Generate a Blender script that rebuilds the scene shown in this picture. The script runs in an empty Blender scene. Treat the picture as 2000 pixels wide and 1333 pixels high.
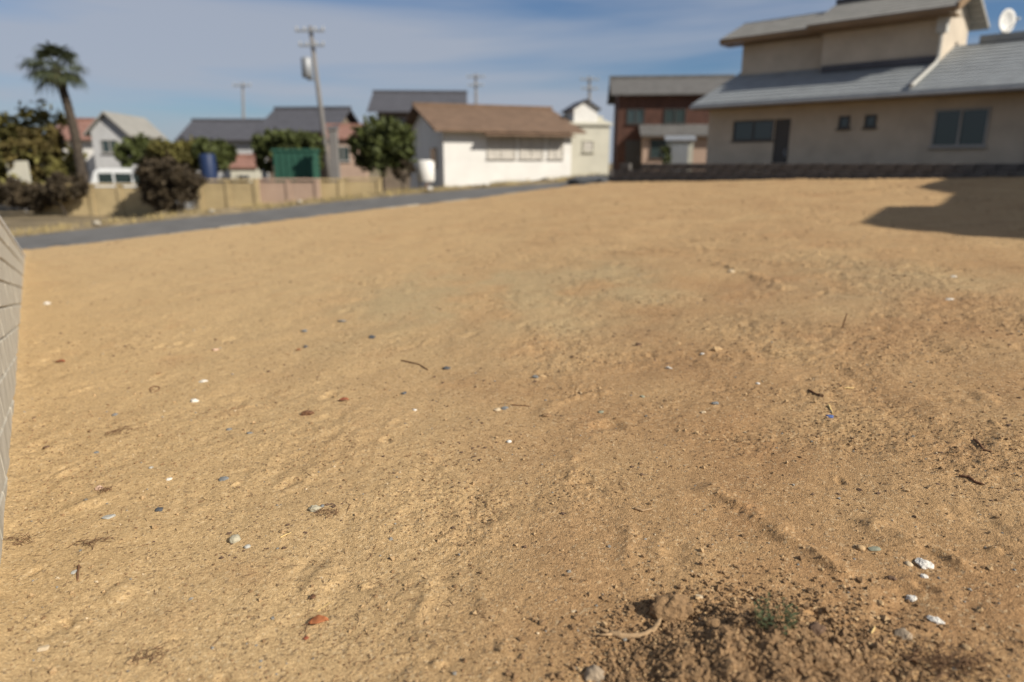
import bpy, math, random
import numpy as np
from mathutils import Vector, Matrix

# ------------------------------------------------------------------ camera, sky, sun, exposure
scene = bpy.context.scene
COL = scene.collection
PITCH = math.radians(14.6)
EYE = 1.4
cam_data = bpy.data.cameras.new('camera')
cam_data.lens = 24.0
cam_data.sensor_width = 36.0
cam_data.clip_start = 0.05
cam_data.clip_end = 5000.0
cam_data.dof.use_dof = True
cam_data.dof.focus_distance = 2.7
cam_data.dof.aperture_fstop = 1.05
cam = bpy.data.objects.new('camera', cam_data)
cam.location = (0, 0, EYE)
cam.rotation_euler = (math.radians(90) - PITCH, 0, 0)
COL.objects.link(cam)
scene.camera = cam

SUN_EL = math.radians(35)
SUN_H = (0.8486, -0.529)                      # horizontal direction towards the sun
SUN_DIR = Vector((SUN_H[0]*math.cos(SUN_EL), SUN_H[1]*math.cos(SUN_EL), math.sin(SUN_EL)))
sun_data = bpy.data.lights.new('sun', 'SUN')
sun_data.energy = 5.0
sun_data.angle = math.radians(0.53)
sun_data.color = (1.0, 0.93, 0.82)
sun = bpy.data.objects.new('sun', sun_data)
sun.rotation_euler = SUN_DIR.to_track_quat('Z', 'Y').to_euler()
sun.location = SUN_DIR*60
COL.objects.link(sun)

world = bpy.data.worlds.new('World')
scene.world = world
world.use_nodes = True
wn, wl = world.node_tree.nodes, world.node_tree.links
wn.clear()
w_out = wn.new('ShaderNodeOutputWorld')
w_bg = wn.new('ShaderNodeBackground')
w_bg.inputs['Strength'].default_value = 0.05
w_sky = wn.new('ShaderNodeTexSky')
w_sky.sky_type = 'NISHITA'
w_sky.sun_disc = False
w_sky.sun_elevation = SUN_EL
w_sky.sun_rotation = math.atan2(SUN_H[0], SUN_H[1])
w_sky.air_density = 1.0
w_sky.dust_density = 0.7
w_sky.ozone_density = 2.5
w_tint = wn.new('ShaderNodeMix'); w_tint.data_type = 'RGBA'; w_tint.blend_type = 'MULTIPLY'
w_tint.inputs['Factor'].default_value = 1.0
w_tint.inputs[7].default_value = (0.74, 0.93, 1.17, 1)
w_co = wn.new('ShaderNodeTexCoord')
w_map = wn.new('ShaderNodeMapping')
w_map.inputs['Scale'].default_value = (1.0, 1.0, 9.0)
w_map.inputs['Location'].default_value = (8.60, 8.53, 0.17)
w_n = wn.new('ShaderNodeTexNoise')
w_n.inputs['Scale'].default_value = 1.15
w_n.inputs['Detail'].default_value = 6.0
w_n.inputs['Roughness'].default_value = 0.5
w_n.inputs['Distortion'].default_value = 0.4
w_r = wn.new('ShaderNodeValToRGB')
w_r.color_ramp.elements[0].position = 0.33
w_r.color_ramp.elements[0].color = (0.0, 0.0, 0.0, 1)
w_r.color_ramp.elements[1].position = 0.56
w_r.color_ramp.elements[1].color = (0.85, 0.85, 0.85, 1)
w_mix = wn.new('ShaderNodeMix'); w_mix.data_type = 'RGBA'
w_mix.inputs[7].default_value = (5.9, 6.4, 7.5, 1)       # lit cloud
wl.new(w_co.outputs['Generated'], w_map.inputs['Vector'])
wl.new(w_map.outputs[0], w_n.inputs['Vector'])
wl.new(w_n.outputs['Fac'], w_r.inputs['Fac'])
wl.new(w_sky.outputs[0], w_tint.inputs[6])
wl.new(w_tint.outputs[2], w_mix.inputs[6])
wl.new(w_r.outputs['Color'], w_mix.inputs['Factor'])
wl.new(w_mix.outputs[2], w_bg.inputs['Color'])
wl.new(w_bg.outputs[0], w_out.inputs['Surface'])

scene.view_settings.view_transform = 'Standard'
scene.view_settings.look = 'None'
scene.view_settings.exposure = 0.42
scene.view_settings.gamma = 1.0
scene.view_settings.use_curve_mapping = False
scene.render.engine = 'CYCLES'

RNG = random.Random(7)

# ------------------------------------------------------------------ helpers
def at(px, py, Y):
    """point of the place seen at a photo pixel, standing Y metres ahead"""
    u = (px-1000)/1333.0; v = (666.5-py)/1333.0
    c, s = math.cos(PITCH), math.sin(PITCH)
    t = Y/(c+v*s)
    return Vector((u*t, Y, EYE+t*(-s+v*c)))

class MB:
    def __init__(self): self.v = []; self.f = []
    def quad(self, *p):
        n = len(self.v); self.v += [tuple(q) for q in p]; self.f.append(tuple(range(n, n+len(p))))
    def box(self, x0, y0, z0, x1, y1, z1):
        n = len(self.v)
        self.v += [(x0,y0,z0),(x1,y0,z0),(x1,y1,z0),(x0,y1,z0),(x0,y0,z1),(x1,y0,z1),(x1,y1,z1),(x0,y1,z1)]
        for q in ((0,3,2,1),(4,5,6,7),(0,1,5,4),(1,2,6,5),(2,3,7,6),(3,0,4,7)):
            self.f.append(tuple(n+i for i in q))
        return self
    def prism(self, poly, z0, z1):
        n = len(self.v); k = len(poly)
        self.v += [(x,y,z0) for x,y in poly]+[(x,y,z1) for x,y in poly]
        self.f.append(tuple(n+i for i in reversed(range(k)))); self.f.append(tuple(n+k+i for i in range(k)))
        for i in range(k):
            j = (i+1) % k
            self.f.append((n+i, n+j, n+k+j, n+k+i))
        return self
    def tube(self, pts, rad, sides=8, cap=True):
        pts = [Vector(p) for p in pts]; base = len(self.v)
        if not hasattr(rad, '__len__'): rad = [rad]*len(pts)
        up = Vector((0.13,0.2,0.97))
        for i, p in enumerate(pts):
            d = (pts[min(i+1,len(pts)-1)]-pts[max(i-1,0)]).normalized()
            a = d.cross(up)
            if a.length < 0.1: a = d.cross(Vector((1,0,0)))
            a.normalize(); b = d.cross(a)
            for k in range(sides):
                t = 2*math.pi*k/sides
                self.v.append(tuple(p+a*math.cos(t)*rad[i]+b*math.sin(t)*rad[i]))
        for i in range(len(pts)-1):
            for k in range(sides):
                j = (k+1) % sides
                self.f.append((base+i*sides+k, base+i*sides+j, base+(i+1)*sides+j, base+(i+1)*sides+k))
        if cap:
            self.f.append(tuple(base+k for k in reversed(range(sides))))
            self.f.append(tuple(base+(len(pts)-1)*sides+k for k in range(sides)))
        return self
    def mesh(self, name):
        me = bpy.data.meshes.new(name); me.from_pydata(self.v, [], self.f); me.update(); return me
    def build(self, name, mat, parent=None, smooth=False, bevel=0):
        me = self.mesh(name); me.materials.append(mat)
        if smooth: me.polygons.foreach_set('use_smooth', [True]*len(me.polygons))
        o = bpy.data.objects.new(name, me); COL.objects.link(o)
        if parent is not None: o.parent = parent
        if bevel:
            b = o.modifiers.new('bevel', 'BEVEL'); b.width = bevel; b.segments = 2; b.limit_method = 'ANGLE'
        return o

def tag(o, label=None, cat=None, group=None, kind=None):
    if label: o['label'] = label
    if cat: o['category'] = cat
    if group: o['group'] = group
    if kind: o['kind'] = kind
    return o

def empty(name, loc, rz=0.0, label=None, cat=None, group=None):
    o = bpy.data.objects.new(name, None); o.empty_display_size = 0.2
    o.location = loc; o.rotation_euler = (0, 0, rz); COL.objects.link(o)
    return tag(o, label, cat, group)

def mesh_np(name, verts, faces, mat, smooth=True):
    """verts (n,3), faces (m,k) numpy arrays -> object"""
    me = bpy.data.meshes.new(name)
    k = faces.shape[1]
    me.vertices.add(len(verts)); me.vertices.foreach_set('co', np.asarray(verts, np.float32).ravel())
    me.loops.add(faces.size); me.loops.foreach_set('vertex_index', faces.astype(np.int32).ravel())
    me.polygons.add(len(faces))
    me.polygons.foreach_set('loop_start', np.arange(0, faces.size, k, dtype=np.int32))
    me.polygons.foreach_set('loop_total', np.full(len(faces), k, np.int32))
    me.polygons.foreach_set('use_smooth', np.full(len(faces), smooth, bool))
    me.update(calc_edges=True)
    me.materials.append(mat)
    o = bpy.data.objects.new(name, me); COL.objects.link(o)
    return o

# ---- numpy gradient noise
_rs = np.random.RandomState(11)
_perm = np.concatenate([_rs.permutation(256)]*2)
_ang = _rs.rand(256)*2*np.pi
_gx, _gy = np.cos(_ang), np.sin(_ang)
def gnoise(x, y):
    xi = np.floor(x).astype(np.int64); yi = np.floor(y).astype(np.int64)
    xf = x-xi; yf = y-yi
    xi &= 255; yi &= 255
    u = xf*xf*xf*(xf*(xf*6-15)+10); v = yf*yf*yf*(yf*(yf*6-15)+10)
    def g(ix, iy, dx, dy):
        h = _perm[_perm[ix & 255]+(iy & 255)]
        return _gx[h]*dx+_gy[h]*dy
    a = g(xi, yi, xf, yf); b = g(xi+1, yi, xf-1, yf)
    c = g(xi, yi+1, xf, yf-1); d = g(xi+1, yi+1, xf-1, yf-1)
    return 1.5*((a*(1-u)+b*u)*(1-v)+(c*(1-u)+d*u)*v)
def sstep(a, b, x):
    t = np.clip((x-a)/(b-a), 0, 1); return t*t*(3-2*t)

# ------------------------------------------------------------------ materials
def new_mat(name):
    m = bpy.data.materials.new(name); m.use_nodes = True
    nt = m.node_tree; b = nt.nodes['Principled BSDF']
    return m, nt.nodes, nt.links, b

def mat(name, color, rough=0.85, var=0.18, scale=6.0, bump=0.0, bscale=60.0, tint=None, spec=0.3, metal=0.0, stretch=(1,1,1)):
    m, n, l, b = new_mat(name)
    b.inputs['Roughness'].default_value = rough
    b.inputs['Specular IOR Level'].default_value = spec
    b.inputs['Metallic'].default_value = metal
    co = n.new('ShaderNodeTexCoord'); mp = n.new('ShaderNodeMapping')
    mp.inputs['Scale'].default_value = stretch
    l.new(co.outputs['Object'], mp.inputs['Vector'])
    nz = n.new('ShaderNodeTexNoise'); nz.inputs['Scale'].default_value = scale
    nz.inputs['Detail'].default_value = 8; nz.inputs['Roughness'].default_value = 0.62
    l.new(mp.outputs[0], nz.inputs['Vector'])
    rp = n.new('ShaderNodeValToRGB')
    lo = tuple(max(0, c*(1-var*1.6)) for c in color); hi = tuple(min(1, c*(1+var)) for c in color)
    if tint: lo = tint
    rp.color_ramp.elements[0].position = 0.30; rp.color_ramp.elements[0].color = (*lo, 1)
    rp.color_ramp.elements[1].position = 0.70; rp.color_ramp.elements[1].color = (*hi, 1)
    l.new(nz.outputs['Fac'], rp.inputs['Fac'])
    l.new(rp.outputs['Color'], b.inputs['Base Color'])
    if bump:
        n2 = n.new('ShaderNodeTexNoise'); n2.inputs['Scale'].default_value = bscale; n2.inputs['Detail'].default_value = 6
        l.new(mp.outputs[0], n2.inputs['Vector'])
        bp = n.new('ShaderNodeBump'); bp.inputs['Strength'].default_value = bump; bp.inputs['Distance'].default_value = 0.6/bscale
        l.new(n2.outputs['Fac'], bp.inputs['Height']); l.new(bp.outputs[0], b.inputs['Normal'])
    return m

def soil_mat():
    m, n, l, b = new_mat('dry_granite_soil')
    b.inputs['Roughness'].default_value = 0.95
    b.inputs['Specular IOR Level'].default_value = 0.15
    co = n.new('ShaderNodeTexCoord')
    zone = n.new('ShaderNodeAttribute'); zone.attribute_name = 'zone'
    sep = n.new('ShaderNodeSeparateColor'); l.new(zone.outputs['Color'], sep.inputs[0])
    def mix(a, bb, fac, mode='MIX'):
        x = n.new('ShaderNodeMix'); x.data_type = 'RGBA'; x.blend_type = mode
        for s, val in ((x.inputs[6], a), (x.inputs[7], bb)):
            if isinstance(val, tuple): s.default_value = (*val, 1)
            else: l.new(val, s)
        if isinstance(fac, float): x.inputs['Factor'].default_value = fac
        else: l.new(fac, x.inputs['Factor'])
        return x.outputs[2]
    def noise(scale, det=6, rough=0.6, dist=0.0, vec=None):
        x = n.new('ShaderNodeTexNoise'); x.inputs['Scale'].default_value = scale
        x.inputs['Detail'].default_value = det; x.inputs['Roughness'].default_value = rough
        x.inputs['Distortion'].default_value = dist
        l.new(vec or co.outputs['Object'], x.inputs['Vector']); return x.outputs['Fac']
    def ramp(f, p0, p1, c0=(0,0,0), c1=(1,1,1)):
        x = n.new('ShaderNodeValToRGB')
        x.color_ramp.elements[0].position = p0; x.color_ramp.elements[0].color = (*c0, 1)
        x.color_ramp.elements[1].position = p1; x.color_ramp.elements[1].color = (*c1, 1)
        l.new(f, x.inputs['Fac']); return x.outputs['Color']
    def mul(a, k):
        x = n.new('ShaderNodeMath'); x.operation = 'MULTIPLY'
        l.new(a, x.inputs[0])
        if isinstance(k, float): x.inputs[1].default_value = k
        else: l.new(k, x.inputs[1])
        return x.outputs[0]
    c = mix((0.475, 0.330, 0.170), (0.31, 0.178, 0.084), sep.outputs[0])       # pale sand / browner subsoil
    c = mix(c, (0.36, 0.29, 0.165), sep.outputs[1])                            # greenish grey clay film
    # reddish and dusty blotches, then painted dark marks
    c = mix(c, (0.33, 0.19, 0.095), mul(ramp(noise(0.55, 5, 0.6, 0.4), 0.50, 0.68), mul(sep.outputs[0], 0.55)))
    c = mix(c, (0.36, 0.17, 0.075), mul(ramp(noise(1.7, 7, 0.65, 0.3), 0.56, 0.80), 0.40))
    c = mix(c, (0.52, 0.37, 0.19), mul(ramp(noise(2.6, 7, 0.7, 0.2), 0.55, 0.82), 0.40))
    c = mix(c, (0.19, 0.12, 0.06), mul(ramp(noise(9.0, 8, 0.72, 0.5), 0.60, 0.80), mul(sep.outputs[2], 0.9)))
    c = mix(c, (0.15, 0.09, 0.045), mul(ramp(noise(24.0, 8, 0.75, 0.8), 0.62, 0.74), mul(sep.outputs[2], 0.75)))  # dark dashes: root bits and shadows of small lumps, put into the colour
    sm = n.new('ShaderNodeMapping'); sm.inputs['Rotation'].default_value = (0, 0, math.radians(44)); sm.inputs['Scale'].default_value = (0.55, 3.2, 1)
    l.new(co.outputs['Object'], sm.inputs['Vector'])
    c = mix(c, (0.20, 0.12, 0.06), mul(ramp(noise(2.2, 8, 0.72, 0.3, sm.outputs[0]), 0.56, 0.72), mul(zone.outputs['Alpha'], 0.8)))  # dark streaks: shadows of the drag ridges plus debris, painted into the soil
    # grain: every voronoi cell is a grain of its own tone
    vo = n.new('ShaderNodeTexVoronoi'); vo.inputs['Scale'].default_value = 170.0
    l.new(co.outputs['Object'], vo.inputs['Vector'])
    sv = n.new('ShaderNodeSeparateColor'); l.new(vo.outputs['Color'], sv.inputs[0])
    c = mix(c, ramp(sv.outputs[0], 0.0, 1.0, (0.62, 0.59, 0.54), (1.28, 1.30, 1.30)), 0.60, 'MULTIPLY')
    v2 = n.new('ShaderNodeTexVoronoi'); v2.inputs['Scale'].default_value = 115.0
    l.new(co.outputs['Object'], v2.inputs['Vector'])
    s2 = n.new('ShaderNodeSeparateColor'); l.new(v2.outputs['Color'], s2.inputs[0])
    c = mix(c, (0.60, 0.47, 0.29), mul(ramp(s2.outputs[1], 0.92, 0.95), 0.38))   # pale feldspar grains
    c = mix(c, (0.12, 0.085, 0.055), mul(ramp(s2.outputs[2], 0.93, 0.96), 0.60))  # dark grains
    c = mix(c, ramp(noise(38.0, 8, 0.7), 0.28, 0.72, (0.72, 0.70, 0.67), (1.20, 1.20, 1.20)), 0.8, 'MULTIPLY')
    l.new(c, b.inputs['Base Color'])
    bp = n.new('ShaderNodeBump'); bp.inputs['Strength'].default_value = 0.75; bp.inputs['Distance'].default_value = 0.007
    l.new(noise(90.0, 9, 0.72), bp.inputs['Height'])
    b2 = n.new('ShaderNodeBump'); b2.inputs['Strength'].default_value = 0.55; b2.inputs['Distance'].default_value = 0.004
    l.new(vo.outputs['Distance'], b2.inputs['Height']); b2.invert = True
    l.new(bp.outputs[0], b2.inputs['Normal']); l.new(b2.outputs[0], b.inputs['Normal'])
    return m

def glass_mat():
    m, n, l, b = new_mat('window_glass')
    b.inputs['Base Color'].default_value = (0.035, 0.05, 0.05, 1)
    b.inputs['Roughness'].default_value = 0.08
    b.inputs['Specular IOR Level'].default_value = 0.6
    return m

M = {
 'soil': soil_mat(), 'glass': glass_mat(),
 'asphalt': mat('asphalt', (0.125, 0.12, 0.112), 0.9, 0.16, 1.5, 0.5, 180),
 'edge': mat('pale_concrete', (0.37, 0.33, 0.26), 0.9, 0.15, 7, 0.4, 60),
 'verge': mat('verge_soil', (0.24, 0.185, 0.105), 0.95, 0.3, 3, 0.7, 30),
 'field': mat('dry_field', (0.20, 0.155, 0.09), 0.95, 0.35, 0.5, 0.6, 8),
 'block': mat('grey_block', (0.44, 0.41, 0.345), 0.92, 0.16, 5, 0.5, 90, tint=(0.30, 0.275, 0.22)),
 'mortar': mat('mortar', (0.33, 0.305, 0.26), 0.95, 0.15, 10, 0.3, 80),
 'cap': mat('white_coping', (0.55, 0.55, 0.53), 0.8, 0.1, 8, 0.2, 60),
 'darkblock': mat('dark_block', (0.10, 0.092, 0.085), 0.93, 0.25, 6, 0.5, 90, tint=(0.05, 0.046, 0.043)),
 'white': mat('white_lime', (0.56, 0.53, 0.47), 0.85, 0.12, 60, 0.6, 220),
 'cream': mat('cream_stone', (0.50, 0.39, 0.25), 0.9, 0.15, 50, 0.5, 200),
 'palegrey': mat('pale_grey_stone', (0.36, 0.35, 0.31), 0.9, 0.15, 50, 0.5, 200),
 'pink': mat('pink_stone', (0.52, 0.36, 0.26), 0.9, 0.15, 50, 0.5, 200),
 'slate': mat('blue_grey_slate', (0.165, 0.168, 0.162), 0.75, 0.2, 60, 0.4, 220),
 'darkslate': mat('dark_slate', (0.075, 0.078, 0.082), 0.7, 0.25, 60, 0.4, 220),
 'green': mat('greenish_stone', (0.24, 0.245, 0.175), 0.85, 0.2, 50, 0.4, 200),
 'tan': mat('tan_clod', (0.40, 0.27, 0.14), 0.95, 0.2, 60, 0.8, 180),
 'clod': mat('brown_clod', (0.235, 0.145, 0.072), 0.95, 0.25, 60, 0.9, 160),
 'darkclod': mat('dark_clod', (0.13, 0.08, 0.05), 0.95, 0.25, 60, 0.9, 160),
 'rock': mat('brown_rock', (0.29, 0.225, 0.155), 0.9, 0.2, 40, 0.8, 130),
 'concrete': mat('old_concrete', (0.36, 0.325, 0.235), 0.92, 0.18, 60, 0.7, 180),
 'wood': mat('weathered_wood', (0.31, 0.205, 0.11), 0.85, 0.35, 30, 0.9, 110, stretch=(0.35, 1, 1)),
 'bark': mat('dark_bark', (0.15, 0.075, 0.038), 0.9, 0.3, 60, 0.7, 160),
 'straw': mat('dry_straw', (0.58, 0.42, 0.18), 0.8, 0.15, 60),
 'orange': mat('orange_leaf', (0.36, 0.13, 0.05), 0.7, 0.2, 90),
 'redleaf': mat('red_brown_leaf', (0.30, 0.095, 0.045), 0.75, 0.2, 90),
 'blue': mat('blue_plastic', (0.07, 0.11, 0.26), 0.45, 0.1, 30),
 'grit': mat('grey_grit', (0.22, 0.205, 0.175), 0.85, 0.3, 50),
 'root': mat('dry_root', (0.15, 0.085, 0.045), 0.95, 0.3, 60),
 'weed': mat('weed_leaf', (0.06, 0.075, 0.03), 0.7, 0.35, 40),
 'weedstem': mat('weed_stem', (0.12, 0.10, 0.045), 0.8, 0.2, 40),
 # far things
 'plaster': mat('grey_white_plaster', (0.46, 0.395, 0.31), 0.92, 0.10, 1.5, 0.2, 40),
 'whitewall': mat('white_wall', (0.62, 0.605, 0.57), 0.85, 0.05, 1.2, 0.15, 40),
 'greywall': mat('grey_wall', (0.40, 0.40, 0.40), 0.9, 0.07, 1.2, 0.15, 40),
 'creamwall': mat('cream_wall', (0.48, 0.46, 0.38), 0.9, 0.07, 1.2, 0.15, 40),
 'pinkwall': mat('pink_wall', (0.37, 0.265, 0.20), 0.9, 0.1, 1.2, 0.15, 40),
 'tanwall': mat('tan_wall', (0.40, 0.31, 0.17), 0.9, 0.16, 1.2, 0.3, 30),
 'darkwall': mat('dark_timber_wall', (0.16, 0.13, 0.10), 0.9, 0.15, 3, 0.3, 30),
 'redwall': mat('red_brown_wall', (0.085, 0.040, 0.028), 0.85, 0.2, 2, 0.2, 30),
 'roofmid': mat('mid_grey_roof', (0.12, 0.115, 0.108), 0.8, 0.15, 2.5, 0.2, 30),
 'curtain': mat('curtained_pane', (0.47, 0.44, 0.39), 0.35, 0.15, 2.0, spec=0.5),
 'rooftile': mat('grey_roof_tile', (0.23, 0.245, 0.25), 0.65, 0.12, 2.5, 0.2, 30, spec=0.4),
 'roofpale': mat('pale_grey_roof', (0.25, 0.24, 0.215), 0.8, 0.12, 2.5, 0.2, 30),
 'roofdark': mat('dark_roof_tile', (0.075, 0.075, 0.085), 0.7, 0.15, 2.5, 0.2, 30),
 'roofbrown': mat('brown_roof_tile', (0.155, 0.10, 0.065), 0.8, 0.18, 2.0, 0.2, 30),
 'roofred': mat('red_brown_roof', (0.24, 0.13, 0.10), 0.8, 0.15, 2.0, 0.2, 30),
 'soffit': mat('brown_soffit', (0.20, 0.13, 0.07), 0.8, 0.2, 3, stretch=(0.3, 3, 1)),
 'frame': mat('window_frame', (0.30, 0.29, 0.27), 0.5, 0.05, 5),
 'darkframe': mat('dark_frame', (0.06, 0.055, 0.05), 0.5, 0.05, 5),
 'pipe': mat('pale_pipe', (0.42, 0.41, 0.37), 0.55, 0.05, 5),
 'polegrey': mat('concrete_pole', (0.17, 0.16, 0.15), 0.85, 0.08, 3),
 'metal': mat('grey_metal', (0.26, 0.27, 0.28), 0.5, 0.08, 6, metal=0.3),
 'carwhite': mat('white_car_paint', (0.74, 0.76, 0.77), 0.3, 0.03, 3, spec=0.5),
 'rubber': mat('tyre_rubber', (0.02, 0.02, 0.02), 0.85, 0.1, 20),
 'greenbox': mat('green_net', (0.022, 0.08, 0.055), 0.75, 0.2, 9),
 'bluebarrel': mat('blue_barrel', (0.014, 0.028, 0.075), 0.5, 0.1, 6),
 'leafdark': mat('dark_green_leaf', (0.065, 0.078, 0.02), 0.7, 0.4, 3),
 'leafolive': mat('olive_leaf', (0.115, 0.102, 0.027), 0.75, 0.4, 2),
 'leafautumn': mat('autumn_leaf', (0.105, 0.080, 0.024), 0.75, 0.4, 2),
 'leafbrown': mat('brown_leaf', (0.055, 0.040, 0.022), 0.8, 0.4, 3),
 'palmleaf': mat('palm_leaf', (0.05, 0.06, 0.026), 0.7, 0.35, 3),
 'palmdead': mat('dead_palm_leaf', (0.17, 0.12, 0.055), 0.85, 0.3, 3),
 'trunk': mat('trunk_bark', (0.06, 0.047, 0.035), 0.95, 0.3, 6, 0.8, 30),
 'drygrass': mat('dry_grass', (0.36, 0.28, 0.125), 0.9, 0.35, 2),
}


# ------------------------------------------------------------------ the lot: one tilted plane of raked granite soil
R0 = (-9.5, 13.4); RE = (0.81, 0.587); RN = (-0.587, 0.81)          # near edge of the lane
W0 = (-1.61, 1.85); WE = (-0.565, 0.825); WN = (-0.825, -0.565)      # foot of the left block wall
A0 = (3.1, 22.6); AE = (0.714, -0.700); AN = (0.700, 0.714)          # foot of the back wall
def plane(x, y): return 0.0658*x+0.0274*y

RIDGES = [  # polyline, height, half width
 ([(0.80,2.52),(0.855,2.439),(0.917,2.298),(0.99,2.169),(1.027,2.026),(1.06,1.93)], 0.026, 0.034),
 ([(2.20,7.35),(2.283,7.038),(2.379,6.275),(2.40,6.0)], 0.035, 0.07),
 ([(0.16,3.46),(0.226,3.558),(0.378,3.675),(0.588,3.721)], 0.012, 0.03),
 ([(0.40,2.33),(0.43,2.22),(0.41,2.10)], 0.014, 0.03),
 ([(-0.30,2.02),(-0.27,1.92),(-0.29,1.82)], 0.012, 0.025),
 ([(1.30,2.22),(1.36,2.08),(1.46,1.98)], 0.022, 0.035),
 ([(0.30,2.95),(0.27,2.80),(0.25,2.66)], 0.012, 0.03),
 ([(-0.45,3.05),(-0.36,2.95),(-0.30,2.82)], 0.009, 0.02),
 ([(1.2,3.4),(1.5,3.15),(1.7,2.9)], 0.010, 0.03),
 ([(0.9,4.6),(1.3,4.3),(1.6,3.9)], 0.014, 0.05),
]
_fr = random.Random(23)
DENTS = []
for _i in range(190):
    y = 1.5+_fr.random()**1.4*8; x = (_fr.random()*1.5-0.72)*(y+0.6)
    DENTS.append((x, y, 0.025+_fr.random()*0.09, (-1 if _fr.random() < .6 else 1)*(0.004+_fr.random()*0.010), _fr.random()*3.14))

def brown_zone(x, y):
    b = sstep(-0.50, 0.30, x/np.maximum(y, .5)+0.10*gnoise(x*0.9+3, y*0.9)+0.06*gnoise(x*3, y*3))
    return b*(1-0.42*sstep(4.5, 10, y))
def mound(x, y):
    r = np.hypot((x-0.66)/1.25, y-1.50)
    r = r+0.06*gnoise(x*5+2, y*5)+0.03*gnoise(x*13, y*13)
    return 1-sstep(0.08, 0.34, r)
def rough_zone(x, y):
    m = sstep(-0.15, 0.45, gnoise(x*0.75+9, y*0.75)+0.5*gnoise(x*2.1, y*2.1+4))
    return np.clip(m*(0.35+0.9*brown_zone(x, y))+0.10, 0, 1)

def soil_height(x, y):
    x = np.asarray(x, float); y = np.asarray(y, float)
    z = plane(x, y)
    z = z+0.030*gnoise(x*0.33+1, y*0.33)+0.012*gnoise(x*1.05+5, y*1.05)+0.008*gnoise(x*2.9, y*2.9+7)
    ro = rough_zone(x, y)
    z = z+0.0050*gnoise(x*7+3, y*7)*(0.5+ro)
    z = z+(0.0014+0.0055*ro)*gnoise(x*16, y*16+2)
    z = z+0.0055*ro*np.abs(gnoise(x*34+1, y*34))
    z = z+0.0032*(0.35+ro)*gnoise(x*75, y*75+5)
    # drag marks of the levelling bucket, far half
    p = x*AE[0]+y*AE[1]; q = x*AN[0]+y*AN[1]
    far = sstep(4.5, 9, y)
    z = z+far*(0.010*gnoise(p*0.45, q*4.2)+0.045*np.maximum(0, gnoise(p*0.9+8, q*6))*sstep(-0.1, 0.4, gnoise(x*0.45+3, y*0.45))*sstep(-1.0, 3.5, x))
    mo = mound(x, y)
    z = z+0.060*mo+mo*(0.022*gnoise(x*11, y*11)+0.016*np.abs(gnoise(x*26, y*26))+0.008*gnoise(x*60, y*60))
    for pts, a, w in RIDGES:
        xs = [c[0] for c in pts]; ys = [c[1] for c in pts]
        mk = (x > min(xs)-4*w) & (x < max(xs)+4*w) & (y > min(ys)-4*w) & (y < max(ys)+4*w)
        if not np.any(mk): continue
        xx = x[mk]+w*0.9*gnoise(x[mk]*9, y[mk]*9); yy = y[mk]+w*0.9*gnoise(x[mk]*9+4, y[mk]*9+7)
        d = np.full(xx.shape, 9.0)
        for (x0, y0), (x1, y1) in zip(pts[:-1], pts[1:]):
            ll = (x1-x0)**2+(y1-y0)**2
            t = np.clip(((xx-x0)*(x1-x0)+(yy-y0)*(y1-y0))/ll, 0, 1)
            d = np.minimum(d, np.hypot(xx-x0-t*(x1-x0), yy-y0-t*(y1-y0)))
        g = np.exp(-(d/w)**2)
        z[mk] += a*g*(0.55+0.5*gnoise(xx*14, yy*14)+0.35*np.abs(gnoise(xx*40, yy*40)))
    for cx, cy, r, a, th in DENTS:
        mk = (np.abs(x-cx) < 3*r) & (np.abs(y-cy) < 3*r)
        if not np.any(mk): continue
        dx = x[mk]-cx; dy = y[mk]-cy
        u = (dx*math.cos(th)+dy*math.sin(th))/r; v = (-dx*math.sin(th)+dy*math.cos(th))/(r*0.55)
        rr = np.sqrt(u*u+v*v)+0.35*gnoise(dx*22+cx*9, dy*22)
        z[mk] += a*np.exp(-rr**2*1.2)-0.35*a*np.exp(-(rr-1.3)**2*3)
    d_w = (x-W0[0])*WN[0]+(y-W0[1])*WN[1]
    z = z+(0.022+0.02*gnoise(x*3, y*3))*np.exp(-np.clip(0.03-d_w, 0, 9)/0.05)
    d_road = (x-R0[0])*RN[0]+(y-R0[1])*RN[1]
    z = z-0.20*sstep(-0.05, 0.40, d_road+0.10*gnoise(x*1.3, y*1.3)+0.05*gnoise(x*4, y*4))
    return z
def soil_z(x, y): return float(soil_height(np.array([x]), np.array([y]))[0])

NR, NC = 960, 1010
ys = np.linspace(0.75**-0.5, 27.0**-0.5, NR)**-2.0
ws = np.concatenate([np.linspace(-1.25, -0.84, 40, endpoint=False), np.linspace(-0.84, 0.80, NC-90), np.linspace(0.82, 1.35, 50)])
Yg = np.repeat(ys[:, None], NC, 1); Xg = ws[None, :]*(Yg+1.1)
xf, yf = Xg.ravel(), Yg.ravel()
zf = soil_height(xf, yf)
V = np.stack([xf, yf, zf], 1)
idx = np.arange(NR*NC).reshape(NR, NC)
F = np.stack([idx[:-1, :-1].ravel(), idx[:-1, 1:].ravel(), idx[1:, 1:].ravel(), idx[1:, :-1].ravel()], 1)
d_road = (xf-R0[0])*RN[0]+(yf-R0[1])*RN[1]
d_wall = (xf-W0[0])*WN[0]+(yf-W0[1])*WN[1]
d_back = (xf-A0[0])*AN[0]+(yf-A0[1])*AN[1]
keep = (d_road < 0.7) & ((d_wall < 0.15) | (yf < 1.7)) & (d_back < 0.18)
Fk = F[keep[F].all(1)]
used = np.zeros(len(V), bool); used[Fk.ravel()] = True
remap = np.cumsum(used)-1
lot = mesh_np('bare_soil_ground', V[used], remap[Fk], M['soil'])
tag(lot, 'bare tan granite soil of the empty building lot', None, None, 'structure')
xu, yu = xf[used], yf[used]
zone = np.zeros((len(xu), 4), np.float32)
bz = brown_zone(xu, yu)
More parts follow.
